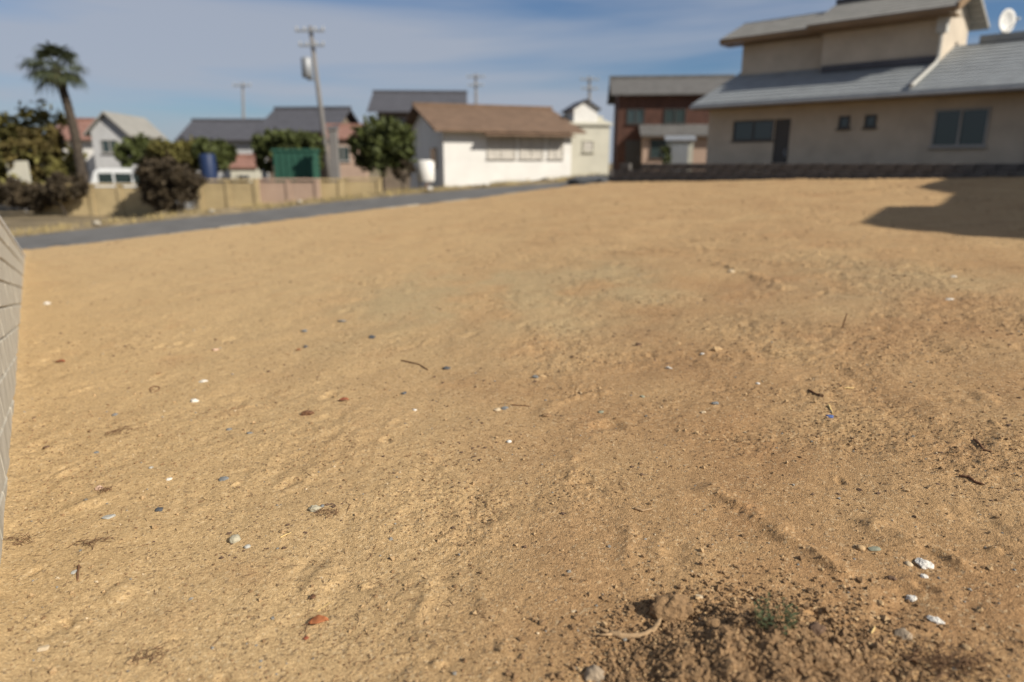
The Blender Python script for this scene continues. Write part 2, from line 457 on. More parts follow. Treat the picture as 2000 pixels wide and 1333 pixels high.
zone[:, 0] = np.clip(0.86*bz*(0.75+0.4*gnoise(xu*1.4, yu*1.4))+0.35*mound(xu, yu), 0, 1)
gr = np.exp(-(((xu+0.1)/1.6)**2+((yu-6.6)/1.5)**2))+0.6*np.exp(-(((xu-3.2)/1.2)**2+((yu-6.0)/1.2)**2))
zone[:, 1] = np.clip(gr*(0.6+0.9*gnoise(xu*1.3+8, yu*1.3)+0.4*gnoise(xu*4, yu*4)), 0, 0.55)
zone[:, 2] = np.clip(rough_zone(xu, yu)*1.1+0.1, 0, 1)
zone[:, 3] = np.clip(sstep(3.5, 7.5, yu)*sstep(-0.25, 0.35, xu/yu)+0.12, 0, 1)  # mask of the painted ridge shadow and debris streaks
att = lot.data.attributes.new('zone', 'FLOAT_COLOR', 'POINT')
att.data.foreach_set('color', zone.ravel())

# ------------------------------------------------------------------ ground beyond, lane, verge
def far_z(x, y):
    x = np.asarray(x, float); y = np.asarray(y, float)
    return 0.0658*np.clip(x, -13, 11)+0.0274*np.clip(y, -2, 19)-0.24
gx = np.concatenate([np.linspace(-900, -80, 12), np.linspace(-70, 70, 141), np.linspace(80, 900, 12)])
gy = np.concatenate([np.linspace(-60, -5, 12), np.linspace(-4, 80, 85), np.linspace(90, 2500, 14)])
GX, GY = np.meshgrid(gx, gy)
gz = far_z(GX, GY)+0.05*gnoise(GX*0.21, GY*0.21)*(GY > 26)
gi = np.arange(GX.size).reshape(GX.shape)
GF = np.stack([gi[:-1, :-1].ravel(), gi[:-1, 1:].ravel(), gi[1:, 1:].ravel(), gi[1:, :-1].ravel()], 1)
tag(mesh_np('ground', np.stack([GX.ravel(), GY.ravel(), gz.ravel()], 1), GF, M['field']), kind='structure')

def lane_pt(s, d):
    x = R0[0]+RE[0]*s+RN[0]*d; y = R0[1]+RE[1]*s+RN[1]*d
    sc = min(max(s, -8), 17.5)
    xc = R0[0]+RE[0]*sc; yc = R0[1]+RE[1]*sc
    z = plane(xc, yc)-0.055+0.004*d
    if s > 17.5: z -= 0.05*(s-17.5)
    return x, y, z
def lane_w(s): return 3.95-2.0*float(sstep(9.0, 17.0, np.array(s)))
SS = np.linspace(-14, 40, 217); DD = np.linspace(0, 1, 12)
lv = []
for s in SS:
    for d in DD:
        x, y, z = lane_pt(s, -0.45+d*(lane_w(s)+0.45)); lv.append((x, y, z+0.006*math.sin(s*1.3+d*4)))
li = np.arange(len(lv)).reshape(len(SS), len(DD))
LF = np.stack([li[:-1, :-1].ravel(), li[1:, :-1].ravel(), li[1:, 1:].ravel(), li[:-1, 1:].ravel()], 1)
tag(mesh_np('lane', np.array(lv), LF, M['asphalt']), 'narrow grey asphalt lane along the lot', None, None, 'structure')
# verge bank
DV = np.linspace(0, 1, 14); vv = []
for s in SS:
    for d in DV:
        x, y, z = lane_pt(s, lane_w(s)-0.12+d*1.9)
        prof = 0.09*math.sin(min(1, d*2.2)*math.pi*.5)-0.30*max(0, d-0.55)**1.5
        z += -0.015+prof*(0.6+0.9*float(gnoise(np.array(s*1.7), np.array(d*3))))+0.03*float(gnoise(np.array(s*6.), np.array(d*9)))*min(1, d*6)
        vv.append((x, y, z))
vi = np.arange(len(vv)).reshape(len(SS), len(DV))
VF = np.stack([vi[:-1, :-1].ravel(), vi[1:, :-1].ravel(), vi[1:, 1:].ravel(), vi[:-1, 1:].ravel()], 1)
verge = mesh_np('verge', np.array(vv), VF, M['verge'])
tag(verge, 'strip of dry earth along the far side of the lane', None, None, 'structure')

# dry grass on the verge: nobody could count it
rs = np.random.RandomState(5)
n = 9000
s_ = rs.uniform(-3, 19, n); d_ = rs.uniform(0.02, 1.3, n)
msk = gnoise(s_*0.9, d_*1.5)+0.4*rs.rand(n) > 0.12
s_, d_ = s_[msk], d_[msk]; n = len(s_)
base = np.array([lane_pt(s, lane_w(s)-0.1+d) for s, d in zip(s_, d_)])
base[:, 2] += 0.02+0.05*np.clip(d_*2, 0, 1)-0.22*np.clip(d_-0.9, 0, 1)
hgt = rs.uniform(0.05, 0.17, n); ang = rs.uniform(0, 6.28, n); lean = rs.uniform(0.02, 0.10, n)
wd = rs.uniform(0.004, 0.009, n)
dx, dy = np.cos(ang), np.sin(ang)
p0 = base+np.stack([-dy*wd, dx*wd, np.zeros(n)-0.02], 1); p1 = base+np.stack([dy*wd, -dx*wd, np.zeros(n)-0.02], 1)
p2 = base+np.stack([dx*lean, dy*lean, hgt], 1)
GVt = np.stack([p0, p1, p2], 1).reshape(-1, 3)
gg = mesh_np('verge_grass', GVt, np.arange(3*n).reshape(-1, 3), M['drygrass'], False)
tag(gg, 'short dry yellow grass on the far verge of the lane', 'grass', None, 'stuff')

# ------------------------------------------------------------------ shared pieces
import bmesh
def block_mesh(name, lx, ly, lz, bev, shear=0.0, mats=None, rough=0.0, seed=0):
    bm = bmesh.new(); bmesh.ops.create_cube(bm, size=1.0)
    for v in bm.verts: v.co = Vector((v.co.x*lx, v.co.y*ly, v.co.z*lz))
    if bev: bmesh.ops.bevel(bm, geom=list(bm.edges), offset=bev, segments=1, affect='EDGES', profile=0.5)
    r = random.Random(seed)
    for v in bm.verts:
        v.co += Vector((r.uniform(-rough, rough), r.uniform(-rough, rough), r.uniform(-rough, rough)))
        v.co.z += shear*v.co.x
    me = bpy.data.meshes.new(name); bm.to_mesh(me); bm.free(); me.materials.append(mats); return me
def inst(name, me, parent, loc, rot=(0, 0, 0)):
    o = bpy.data.objects.new(name, me); COL.objects.link(o); o.parent = parent; o.location = loc; o.rotation_euler = rot; return o

# left wall: sloping courses that run down into the soil towards the lane
wl_root = empty('block_wall', (W0[0]+WN[0]*0.090, W0[1]+WN[1]*0.090, plane(*W0)), math.atan2(WE[1], WE[0]),
                'grey concrete block wall sloping down to the lane along the left edge', 'wall')
WSL = -0.16
def wall_top(s): return 0.95-0.16*(s-5.4)-plane(*W0)
bm_l = [block_mesh('block', 0.385, 0.15, 0.188, 0.008, WSL, M['block'], 0.0025, k) for k in range(4)]
bm_h = block_mesh('block', 0.187, 0.15, 0.188, 0.008, WSL, M['block'], 0.0025, 21)
core = MB()
S_END = 12.9
for c in range(16):
    off = 0.0 if c % 2 == 0 else 0.2
    k = 0; s = -0.1+off+0.2
    while s < S_END:
        zt = wall_top(s)-0.05-c*0.198
        gnd = plane(W0[0]+WE[0]*s, W0[1]+WE[1]*s)-plane(*W0)
        if zt > gnd-0.02:
            ss = min(s, S_END-0.19)
            o = inst('block', bm_l[RNG.randrange(4)], wl_root, (ss, RNG.uniform(-0.002, 0.002), wall_top(ss)-0.05-c*0.198-0.099))
        s += 0.395
    if off:
        zt = wall_top(0.0)-0.05-c*0.198
        if zt > -0.02: inst('block', bm_h, wl_root, (0.0025, 0, zt-0.099))
def core_z(s): return wall_top(s)-0.06
for i in range(33):
    a, b_ = -0.08+i*0.4, min(-0.08+(i+1)*0.4, S_END-.01)
    if a >= S_END-.02: break
    z0 = -0.9
    core.quad((a, -0.062, z0), (b_, -0.062, z0), (b_, -0.062, core_z(b_)), (a, -0.062, core_z(a)))
    core.quad((a, 0.062, z0), (a, 0.062, core_z(a)), (b_, 0.062, core_z(b_)), (b_, 0.062, z0))
    core.quad((a, -0.062, core_z(a)), (b_, -0.062, core_z(b_)), (b_, 0.062, core_z(b_)), (a, 0.062, core_z(a)))
core.quad((-0.08, -0.062, -0.9), (-0.08, -0.062, core_z(-.08)), (-0.08, 0.062, core_z(-.08)), (-0.08, 0.062, -0.9))
core.build('mortar_bed', M['mortar'], wl_root)
bm_c = block_mesh('coping', 0.59, 0.17, 0.05, 0.008, WSL, M['cap'], 0.001, 3)
s = S_END-0.30
while s > 0.15:
    inst('coping', bm_c, wl_root, (s, 0, wall_top(s)-0.022)); s -= 0.60

# back wall: dark low block wall in shade, two or three courses showing
bw_root = empty('low_block_wall', (A0[0], A0[1], 0.0), math.atan2(AE[1], AE[0]),
                'low dark block wall across the back of the lot below the grey house', 'wall')
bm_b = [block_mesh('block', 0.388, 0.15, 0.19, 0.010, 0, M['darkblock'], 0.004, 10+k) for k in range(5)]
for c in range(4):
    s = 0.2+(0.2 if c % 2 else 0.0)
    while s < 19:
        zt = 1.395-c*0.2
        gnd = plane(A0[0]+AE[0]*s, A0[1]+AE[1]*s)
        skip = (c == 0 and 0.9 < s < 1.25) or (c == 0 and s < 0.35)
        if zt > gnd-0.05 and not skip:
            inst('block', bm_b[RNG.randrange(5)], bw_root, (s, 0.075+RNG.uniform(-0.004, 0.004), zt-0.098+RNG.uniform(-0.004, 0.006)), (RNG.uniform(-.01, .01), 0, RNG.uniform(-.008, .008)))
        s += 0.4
core = MB(); core.box(0.02, 0.02, 0.4, 19.2, 0.13, 1.19)
core.build('mortar_bed', M['mortar'], bw_root)

# concrete edging along the near side of the lane, broken into slabs
ed_root = empty('concrete_edging', (*lane_pt(1, 0.0)[:2], lane_pt(1, 0)[2]), 0.0,
                'broken pale concrete edging between the soil and the lane', 'edging')
_o = Vector(ed_root.location)
for s0, s1 in ((0.2,1.0),(1.3,2.5),(2.6,3.5),(3.6,4.3),(4.5,5.1),(5.6,6.9),(7.0,7.6),(7.7,8.7),(9.4,10.3),(11.6,12.2),(13.2,13.9),(15.2,15.9)):
    mb = MB(); N = 7; top = []; r2 = random.Random(int(s0*100))
    d0 = r2.uniform(-0.02, 0.06)
    lo = [Vector(lane_pt(s0+(s1-s0)*i/N, d0+r2.uniform(-.03, .03)))-_o for i in range(N+1)]
    hi = [Vector(lane_pt(s0+(s1-s0)*i/N, d0+0.22+r2.uniform(-.05, .05)))-_o for i in range(N+1)]
    zt = 0.048+r2.uniform(-.012, .012)
    for i in range(N):
        a, b_, c, d = lo[i], lo[i+1], hi[i+1], hi[i]
        up = Vector((0, 0, zt)); dn = Vector((0, 0, -0.06))
        mb.quad(a+up, b_+up, c+up*0.8, d+up*0.8); mb.quad(d+up*0.8, c+up*0.8, c+dn, d+dn); mb.quad(b_+up, a+up, a+dn, b_+dn)
        if i == 0: mb.quad(a+up, d+up*0.8, d+dn, a+dn)
        if i == N-1: mb.quad(c+up*0.8, b_+up, b_+dn, c+dn)
    mb.build('edging_slab', M['edge'], ed_root)

# ------------------------------------------------------------------ buildings
def add_window(parent, x0, x1, z0, z1, y, dep=0.05, frame='frame', sash=1, pane='glass'):
    """window on a wall facing local -y"""
    f = MB(); t = 0.05
    f.box(x0, y-dep, z0, x1, y+0.02, z0+t); f.box(x0, y-dep, z1-t, x1, y+0.02, z1)
    f.box(x0, y-dep+.002, z0+t, x0+t, y+0.02, z1-t); f.box(x1-t, y-dep+.002, z0+t, x1, y+0.02, z1-t)
    for k in range(sash):
        xm = x0+(x1-x0)*(k+1)/(sash+1); f.box(xm-t/2, y-dep+.004, z0+t, xm+t/2, y+0.02, z1-t)
    fo = f.build('window', M[frame], parent)
    MB().box(x0+t, y-0.018, z0+t, x1-t, y-0.008, z1-t).build('pane', M[pane], fo)
    MB().box(x0-0.04, y-dep-0.05, z0-0.04, x1+0.04, y+0.02, z0-0.002).build('sill', M[frame], fo)
    return fo
def add_door(parent, x0, x1, z0, z1, y, m='darkframe'):
    d = MB().box(x0, y-0.06, z0, x1, y+0.02, z1).build('door', M[m], parent)
    MB().box(x1-0.12, y-0.10, z0+(z1-z0)*0.45, x1-0.08, y-0.055, z0+(z1-z0)*0.55).build('handle', M['metal'], d)
    return d
def wall_open(x0, x1, z0, z1, y0, y1, holes):
    """wall slab with rectangular openings, cut into boxes that butt"""
    mb = MB(); xs = sorted({x0, x1, *[h[0] for h in holes], *[h[1] for h in holes]})
    for a, b in zip(xs[:-1], xs[1:]):
        hs = sorted([(h[2], h[3]) for h in holes if h[0] <= a and h[1] >= b]); z = z0
        for h0, h1 in hs:
            if h0 > z: mb.box(a, y0, z, b, y1, h0)
            z = h1
        if z < z1: mb.box(a, y0, z, b, y1, z1)
    return mb
def slope_roof(x0, x1, ya, za, yb, zb, rows, thick=0.12):
    """one roof pitch from eave (ya, za) up to ridge (yb, zb) as overlapping courses"""
    mb = MB()
    for r in range(rows):
        t0, t1 = r/rows, (r+1)/rows
        y0, y1 = ya+(yb-ya)*t0, ya+(yb-ya)*t1
        z0, z1 = za+(zb-za)*t0+0.020, za+(zb-za)*t1
        n = len(mb.v)
        mb.v += [(x0,y0,z0),(x1,y0,z0),(x1,y1,z1),(x0,y1,z1),(x0,y0,z0-thick),(x1,y0,z0-thick),(x1,y1,z1-thick),(x0,y1,z1-thick)]
        for q in ((0,1,2,3),(7,6,5,4),(0,4,5,1),(1,5,6,2),(2,6,7,3),(3,7,4,0)): mb.f.append(tuple(n+i for i in q))
    return mb

# the grey house behind the back wall
ZB = 0.75
hx, hy = A0[0]+AN[0]*1.6, A0[1]+AN[1]*1.6
H = empty('grey_house', (hx, hy, ZB), math.atan2(AE[1], AE[0]),
          'large grey plaster house with grey tiled lower roof and upper storey behind the low wall', 'house')
def z_(w): return w-ZB
holes = [(3.0,4.30,z_(2.06),z_(2.66)),(4.33,4.80,0.0,z_(2.66)),(6.15,6.45,z_(2.33),z_(2.66)),(6.83,7.13,z_(2.33),z_(2.66)),(8.50,9.70,z_(1.80),z_(2.72)),(12.0,13.8,z_(1.6),z_(2.7))]
wall_open(2.15, 18, -0.2, z_(3.22), 0.70, 0.86, holes).build('wall', M['plaster'], H)
mb = MB(); mb.box(2.15, 0.862, -0.2, 2.31, 7.2, z_(3.4)); mb.box(17.84, 0.862, -0.2, 18, 7.2, z_(3.4)); mb.box(2.312, 7.04, -0.2, 17.838, 7.2, z_(3.2))
mb.build('wall', M['plaster'], H)
MB().box(2.32, 1.6, -0.15, 17.8, 1.7, z_(3.0)).build('inner_wall', M['darkwall'], H)
add_window(H, 3.0, 4.30, z_(2.06), z_(2.66), 0.76, 0.04, 'darkframe', 1)
add_door(H, 4.33, 4.80, 0.0, z_(2.66), 0.80)
for a in (6.15, 6.83): add_window(H, a, a+0.30, z_(2.33), z_(2.66), 0.72, 0.05, 'darkframe', 0)
add_window(H, 8.50, 9.70, z_(1.80), z_(2.72), 0.72, 0.06, 'frame', 1)
add_window(H, 12.0, 13.8, z_(1.6), z_(2.7), 0.72, 0.06, 'frame', 2)
rf = slope_roof(1.9, 18.4, 0.0, z_(3.15), 3.75, z_(4.62), 13).build('roof', M['rooftile'], H)
slope_roof(1.9, 18.4, 7.6, z_(3.15), 3.76, z_(4.62), 13).build('roof', M['rooftile'], H)
MB().box(8.6, 3.60, z_(4.60), 18.42, 3.92, z_(4.80)).build('ridge_cap', M['rooftile'], rf)
# soffit boards under the eave, each board its own piece
for i in range(4):
    MB().box(1.95, 0.10+i*0.15, z_(3.015), 18.35, 0.242+i*0.15, z_(3.035)).build('soffit_board', M['soffit'], H)
MB().box(1.95, 0.03, z_(2.98), 18.35, 0.095, z_(3.10)).build('fascia', M['soffit'], H)
MB().tube([(1.9, -0.05, z_(3.06)), (18.4, -0.05, z_(3.05))], 0.06, 8).build('gutter', M['metal'], H)
for i in range(17):
    MB().box(2.2+i*0.95, 0.245, z_(3.036), 2.26+i*0.95, 0.698, z_(3.10)).build('rafter', M['soffit'], H)
# upper storey
wall_open(2.10, 4.9, z_(3.4), z_(5.40), 2.70, 2.86, []).build('upper_wall', M['plaster'], H)
wall_open(4.9, 8.0, z_(3.4), z_(5.40), 2.20, 2.36, []).build('upper_wall', M['plaster'], H)
mb = MB(); mb.box(2.10, 2.862, z_(3.4), 2.26, 4.9, z_(5.45)); mb.box(7.84, 2.362, z_(3.4), 8.0, 4.9, z_(5.45)); mb.box(2.262, 4.74, z_(3.4), 7.838, 4.9, z_(5.4)); mb.box(4.9, 2.362, z_(3.4), 5.06, 2.70, z_(5.4))
n0 = len(mb.v); mb.v += [(8.0,2.36,z_(5.4)),(8.0,4.9,z_(5.4)),(8.0,3.6,z_(5.95))]; mb.f.append((n0,n0+1,n0+2))
n0 = len(mb.v); mb.v += [(2.1,2.86,z_(5.4)),(2.1,4.9,z_(5.4)),(2.1,3.8,z_(5.9))]; mb.f.append((n0,n0+2,n0+1))
mb.build('upper_wall', M['plaster'], H)
MB().box(4.95, 2.10, z_(4.02), 8.02, 2.197, z_(4.20)).build('roof_flashing', M['roofdark'], H)
u1 = slope_roof(1.55, 4.62, 2.15, z_(5.32), 3.7, z_(5.98), 6).build('upper_roof', M['roofpale'], H)
u2 = slope_roof(4.62, 8.40, 1.60, z_(5.30), 3.7, z_(6.18), 7).build('upper_roof', M['roofpale'], H)
slope_roof(1.55, 8.40, 5.5, z_(5.32), 3.71, z_(6.02), 6).build('upper_roof', M['roofpale'], H)
MB().box(4.62, 3.56, z_(6.16), 8.41, 3.86, z_(6.30)).build('ridge_cap', M['roofdark'], u2)
MB().box(1.55, 2.12, z_(5.16), 4.62, 2.17, z_(5.30)).build('fascia', M['soffit'], H)
MB().box(4.62, 1.57, z_(5.14), 8.40, 1.62, z_(5.28)).build('fascia', M['soffit'], H)
MB().box(1.6, 2.172, z_(5.13), 4.6, 2.698, z_(5.155)).build('soffit', M['soffit'], H)
MB().box(4.65, 1.622, z_(5.11), 8.38, 2.198, z_(5.135)).build('soffit', M['soffit'], H)
n0 = MB(); n0.v = [(8.41,1.6,z_(5.16)),(8.41,1.6,z_(5.36)),(8.41,3.7,z_(6.24)),(8.41,3.7,z_(6.04)),(8.46,1.6,z_(5.16)),(8.46,1.6,z_(5.36)),(8.46,3.7,z_(6.24)),(8.46,3.7,z_(6.04))]
n0.f = [(0,1,2,3),(7,6,5,4),(0,4,5,1),(1,5,6,2),(2,6,7,3),(3,7,4,0)]; n0.build('bargeboard', M['soffit'], H)
MB().box(7.92, 1.95, z_(4.75), 8.16, 2.19, z_(5.22)).build('rainwater_hopper', M['pipe'], H)
MB().tube([(8.04, 2.05, z_(4.75)), (8.04, 2.05, z_(4.12)), (8.04, 1.9, z_(3.98)), (8.04, 0.05, z_(3.27))], 0.05, 8).build('downpipe', M['pipe'], H)
MB().tube([(10.6, 0.62, z_(3.0)), (10.6, 0.62, 0.0)], 0.04, 8).build('downpipe', M['pipe'], H)

# satellite dish on the single-storey ridge
dp = H.matrix_basis @ Vector((8.98, 4.2, z_(4.60)))
D = empty('satellite_dish', dp, 0.3, 'pale satellite dish on a thin mast above the house roof at the right edge', 'antenna')
MB().tube([(0,0,-0.15), (0,0,0.80)], 0.022, 8).build('mast', M['metal'], D)
mb = MB(); K = 18
for r in range(5):
    for k in range(K):
        a = 2*math.pi*k/K; q = 0.30*r/4
        mb.v.append((q*math.cos(a), -0.10-0.10*(1-(r/4)**2)*-1+0.0, 0.58+q*math.sin(a)*1.05))
for r in range(4):
    for k in range(K):
        j = (k+1) % K; mb.f.append((r*K+k, r*K+j, (r+1)*K+j, (r+1)*K+k))
do = mb.build('dish', M['whitewall'], D, True); so = do.modifiers.new('solid', 'SOLIDIFY'); so.thickness = 0.015
MB().tube([(0,-0.1,0.31), (0,-0.35,0.48), (0,-0.38,0.58)], 0.012, 6).build('feed_arm', M['metal'], D)
MB().box(-0.03, -0.43, 0.56, 0.03, -0.36, 0.62).build('receiver', M['pipe'], D)

# neighbour on the right of the lot, out of the picture: its eaves throw the stepped shadow
NB = empty('neighbour_house', (14.5, 5.0, 0.55), 0.0, 'two storey neighbour house right of the lot whose stepped shadow falls on the soil', 'house')
def loc2(p): return (p[0]-14.5, p[1]-5.0)
eave = [loc2(p) for p in [(13.4,0.75),(12.4,3.4),(11.60,5.40),(12.74,7.28),(13.3,6.87),(14.3,8.46),(14.45,10.1),(16.1,12.1),(22,12.1),(22,0.75)]]
eave = eave[::-1]
MB().prism(eave, 5.45, 5.62).build('eave_slab', M['rooftile'], NB)
body = [loc2(p) for p in [(14.2,1.5),(13.3,3.6),(12.5,5.4),(13.2,6.6),(13.8,6.5),(15.0,8.3),(15.1,9.9),(16.6,11.5),(21.4,11.5),(21.4,1.5)]][::-1]
MB().prism(body, -0.3, 5.448).build('wall', M['plaster'], NB)
top = [loc2(p) for p in [(16.2,3.0),(15.9,5.4),(16.9,8.2),(18.2,10.0),(20,10),(20,3.0)]][::-1]
mb = MB(); k = len(top); ctr = Vector((*loc2((18.6, 6.2)), 6.4))
mb.v = [(x, y, 5.622) for x, y in top]+[tuple(ctr)]
mb.f = [(i, (i+1) % k, k) for i in range(k)]
mb.build('roof', M['rooftile'], NB)

def gable_house(name, label, cat, loc, rz, L, W, h, rise, over, wallm, roofm, wins=(), door=None, rows=9, side=(), group=None):
    R = empty(name, loc, rz, label, cat, group)
    mb = MB()
    mb.v = [(0,0,-.6),(L,0,-.6),(L,W,-.6),(0,W,-.6),(0,0,h),(L,0,h),(L,W,h),(0,W,h),(0,W/2,h+rise),(L,W/2,h+rise)]
    mb.f = [(0,1,5,4),(2,3,7,6),(3,0,4,8,7),(1,2,6,9,5),(4,5,9,8),(6,7,8,9)]
    mb.build('wall', M[wallm], R)
    sl = rise/(W/2)
    r = slope_roof(-over, L+over, -over, h-over*sl+0.10, W/2, h+rise+0.10, rows, 0.10).build('roof', M[roofm], R)
    slope_roof(-over, L+over, W+over, h-over*sl+0.10, W/2+.002, h+rise+0.10, rows, 0.10).build('roof', M[roofm], R)
    MB().box(-over-.02, W/2-0.13, h+rise+0.08, L+over+.02, W/2+0.13, h+rise+0.24).build('ridge_cap', M[roofm], r)
    for w in wins: add_window(R, w[0], w[1], w[2], w[3], 0.0, 0.06, w[4] if len(w) > 4 else 'frame', w[5] if len(w) > 5 else 1, w[6] if len(w) > 6 else 'glass')
    if door: add_door(R, *door, 0.0)
    for (y0, y1, z0, z1) in side:      # windows on the left gable end
        f = MB(); f.box(-0.06, y0, z0, 0.02, y1, z1); fo = f.build('window', M['frame'], R)
        MB().box(-0.072, y0+.06, z0+.06, -0.062, y1-.06, z1-.06).build('pane', M['glass'], fo)
    return R
def ground_at(px, Y):
    p = at(px, 330, Y); return Vector((p.x, Y, float(far_z(p.x, Y))))

# white building with the brown roof
p = at(868, 366, 34)
WBR = math.atan2(0.35, 0.94)
WB = gable_house('white_building', 'long white walled building with brown tiled roof at the centre', 'building', p, WBR, 6.75, 7.8, 2.72, 1.22, 0.55, 'whitewall', 'roofbrown',
    [(2.2,3.7,1.35,2.40,'curtain',1,'curtain'),(3.9,5.2,1.35,2.40,'curtain',1,'curtain'),(5.45,6.3,1.35,2.40,'curtain',1,'curtain')], None, 12, [(1.2,2.4,0.9,1.9)])
mb = MB(); mb.v = [(1.9,-0.02,2.62),(6.6,-0.02,2.62),(6.6,-0.75,2.40),(1.9,-0.75,2.40),(1.9,-0.02,2.66),(6.6,-0.02,2.66),(6.6,-0.75,2.44),(1.9,-0.75,2.44)]
mb.f = [(0,1,2,3),(7,6,5,4),(0,4,5,1),(1,5,6,2),(2,6,7,3),(3,7,4,0)]; mb.build('canopy', M['roofbrown'], WB)
p = at(832, 362, 33.2)
wt = empty('water_tank', p, WBR, 'small white tank standing against the shaded gable of the white building', 'tank')
mb = MB(); mb.tube([(0,0,0.15),(0,0,0.2),(0,0,1.05),(0,0,1.15)], [0.38,0.42,0.42,0.25], 16); mb.build('tank_body', M['whitewall'], wt, True)
for a in (0.5, 2.6, 4.7): MB().box(.3*math.cos(a)-.04, .3*math.sin(a)-.04, -.5, .3*math.cos(a)+.04, .3*math.sin(a)+.04, .2).build('leg', M['metal'], wt)

# dark roofed two storey house behind it
p = at(742, 330, 48)
gable_house('dark_roof_house', 'two storey house with near black roof behind the white building', 'house', (p.x, 48, float(far_z(p.x, 48))), 0.06, 5.4, 6.0, 5.2, 1.25, 0.6, 'darkwall', 'roofdark', [(0.8,2.0,3.6,4.6),(3.2,4.6,3.6,4.6)])
# house with pale brown roof to the right behind
p = at(930, 330, 47)
gable_house('brown_roof_house', 'house with low brown roof just behind the right end of the white building', 'house', (p.x, 47, float(far_z(p.x, 47))), 0.1, 4.6, 5.0, 3.2, 1.35, 0.5, 'creamwall', 'roofbrown', [(1,2,1.5,2.5)])
# cream building
p = at(1112, 350, 37.5)
CB = gable_house('cream_building', 'tall narrow cream building between the white building and the red brown house', 'building', (p.x, 37.5, float(far_z(p.x, 37.5))), 0.16, 2.15, 4.0, 2.85, 0.35, 0.12, 'creamwall', 'creamwall', [(0.7,1.3,1.5,2.1,'creamwall',0,'curtain')])
mb = MB(); mb.v = [(0.3,0.5,2.7),(1.6,0.5,2.7),(1.6,2.9,2.7),(0.3,2.9,2.7),(0.3,0.5,3.7),(1.6,0.5,3.7),(1.6,2.9,3.7),(0.3,2.9,3.7),(0.95,0.5,4.1),(0.95,2.9,4.1)]
mb.f = [(0,1,5,8,4),(2,3,7,9,6),(3,0,4,7),(1,2,6,5),(4,8,9,7),(8,5,6,9)]; mb.build('dormer', M['whitewall'], CB)
mb = MB()
for sgn in (-1, 1):
    xe = 0.95+sgn*0.8
    n = len(mb.v); mb.v += [(0.95,0.35,4.13),(xe,0.35,3.64),(xe,3.1,3.64),(0.95,3.1,4.13),(0.95,0.35,4.21),(xe,0.35,3.72),(xe,3.1,3.72),(0.95,3.1,4.21)]
    for q in ((0,1,2,3),(7,6,5,4),(0,4,5,1),(1,5,6,2),(2,6,7,3),(3,7,4,0)): mb.f.append(tuple(n+i for i in q))
mb.build('dormer_roof', M['roofdark'], CB)
# red brown house
p = at(1203, 330, 41)
RB = gable_house('red_brown_house', 'red brown house with dull grey roof left of the large grey house', 'house', (p.x, 41, float(far_z(p.x, 41))), -0.10, 6.4, 5.5, 4.55, 1.0, 0.45, 'redwall', 'roofmid', [(0.5,1.5,2.9,3.7,'darkframe'),(2.6,3.8,2.9,3.7,'darkframe')], (0.5,1.4,0,2.0))
mb = slope_roof(1.2, 5.9, -1.5, 2.25, -0.02, 2.85, 6); mb.build('lower_roof', M['roofmid'], RB)
MB().box(1.4, -1.1, -0.4, 5.7, -0.02, 2.2).build('porch_wall', M['pinkwall'], RB)
add_window(RB, 1.8, 3.0, 1.0, 2.0, -1.1, 0.06, 'darkframe')
p = at(1325, 330, 31)
gb = empty('garden_shed', (p.x, 31, 0.55), -0.2, 'small pale shed in front of the red brown house', 'shed')
MB().box(-0.55, -0.5, -0.4, 0.55, 0.5, 1.75).build('wall', M['creamwall'], gb)
mb = MB(); mb.v = [(-.65,-.6,1.78),(.65,-.6,1.78),(.65,.6,1.98),(-.65,.6,1.98),(-.65,-.6,1.83),(.65,-.6,1.83),(.65,.6,2.03),(-.65,.6,2.03)]
mb.f = [(3,2,1,0),(4,5,6,7),(0,1,5,4),(1,2,6,5),(2,3,7,6),(3,0,4,7)]; mb.build('roof', M['metal'], gb)
add_door(gb, -0.35, 0.35, -0.3, 1.6, -0.5, 'metal')

# houses on the left
p = at(368, 330, 52)
gable_house('slate_roof_house', 'low house with wide slate grey roof behind the hedge trees', 'house', (p.x, 52, float(far_z(p.x, 52))), 0.05, 5.0, 6.0, 3.75, 1.3, 0.5, 'greywall', 'roofdark', [(0.8,2.0,1.6,2.6),(3.0,4.2,1.6,2.6)])
p = at(524, 330, 46)
gable_house('hip_roof_house', 'house with dark roof behind the green bin, by the tall utility pole', 'house', (p.x, 46, float(far_z(p.x, 46))), -0.08, 4.3, 6.0, 4.1, 1.35, 0.5, 'darkwall', 'roofdark', [(0.8,2.0,2.2,3.2)])
p = at(640, 330, 44)
gable_house('pink_house', 'narrow dull pink house right of the tall utility pole', 'house', (p.x, 44, float(far_z(p.x, 44))), 0.15, 2.3, 4.0, 3.4, 0.7, 0.3, 'pinkwall', 'roofred', [(0.6,1.4,2.0,2.9)])
p = at(112, 330, 41)
gable_house('pale_house', 'pale house with reddish roof behind the palm', 'house', (p.x, 41, float(far_z(p.x, 41))), 0.10, 2.6, 5.0, 3.4, 1.0, 0.4, 'whitewall', 'roofred', [(0.8,1.7,1.4,2.4)])
p = at(188, 330, 38)
gh = empty('gabled_white_house', (p.x, 38, float(far_z(p.x, 38))), 0.12, 'white gable fronted house right of the palm, above the parked van', 'house')
mb = MB(); mb.v = [(0,0,-.5),(1.75,0,-.5),(1.75,5,-.5),(0,5,-.5),(0,0,3.6),(1.75,0,3.6),(1.75,5,3.6),(0,5,3.6),(.87,0,4.5),(.87,5,4.5)]
mb.f = [(0,1,5,8,4),(2,3,7,9,6),(3,0,4,7),(1,2,6,5),(4,8,9,7),(8,5,6,9)]; mb.build('wall', M['greywall'], gh)
mb = MB()
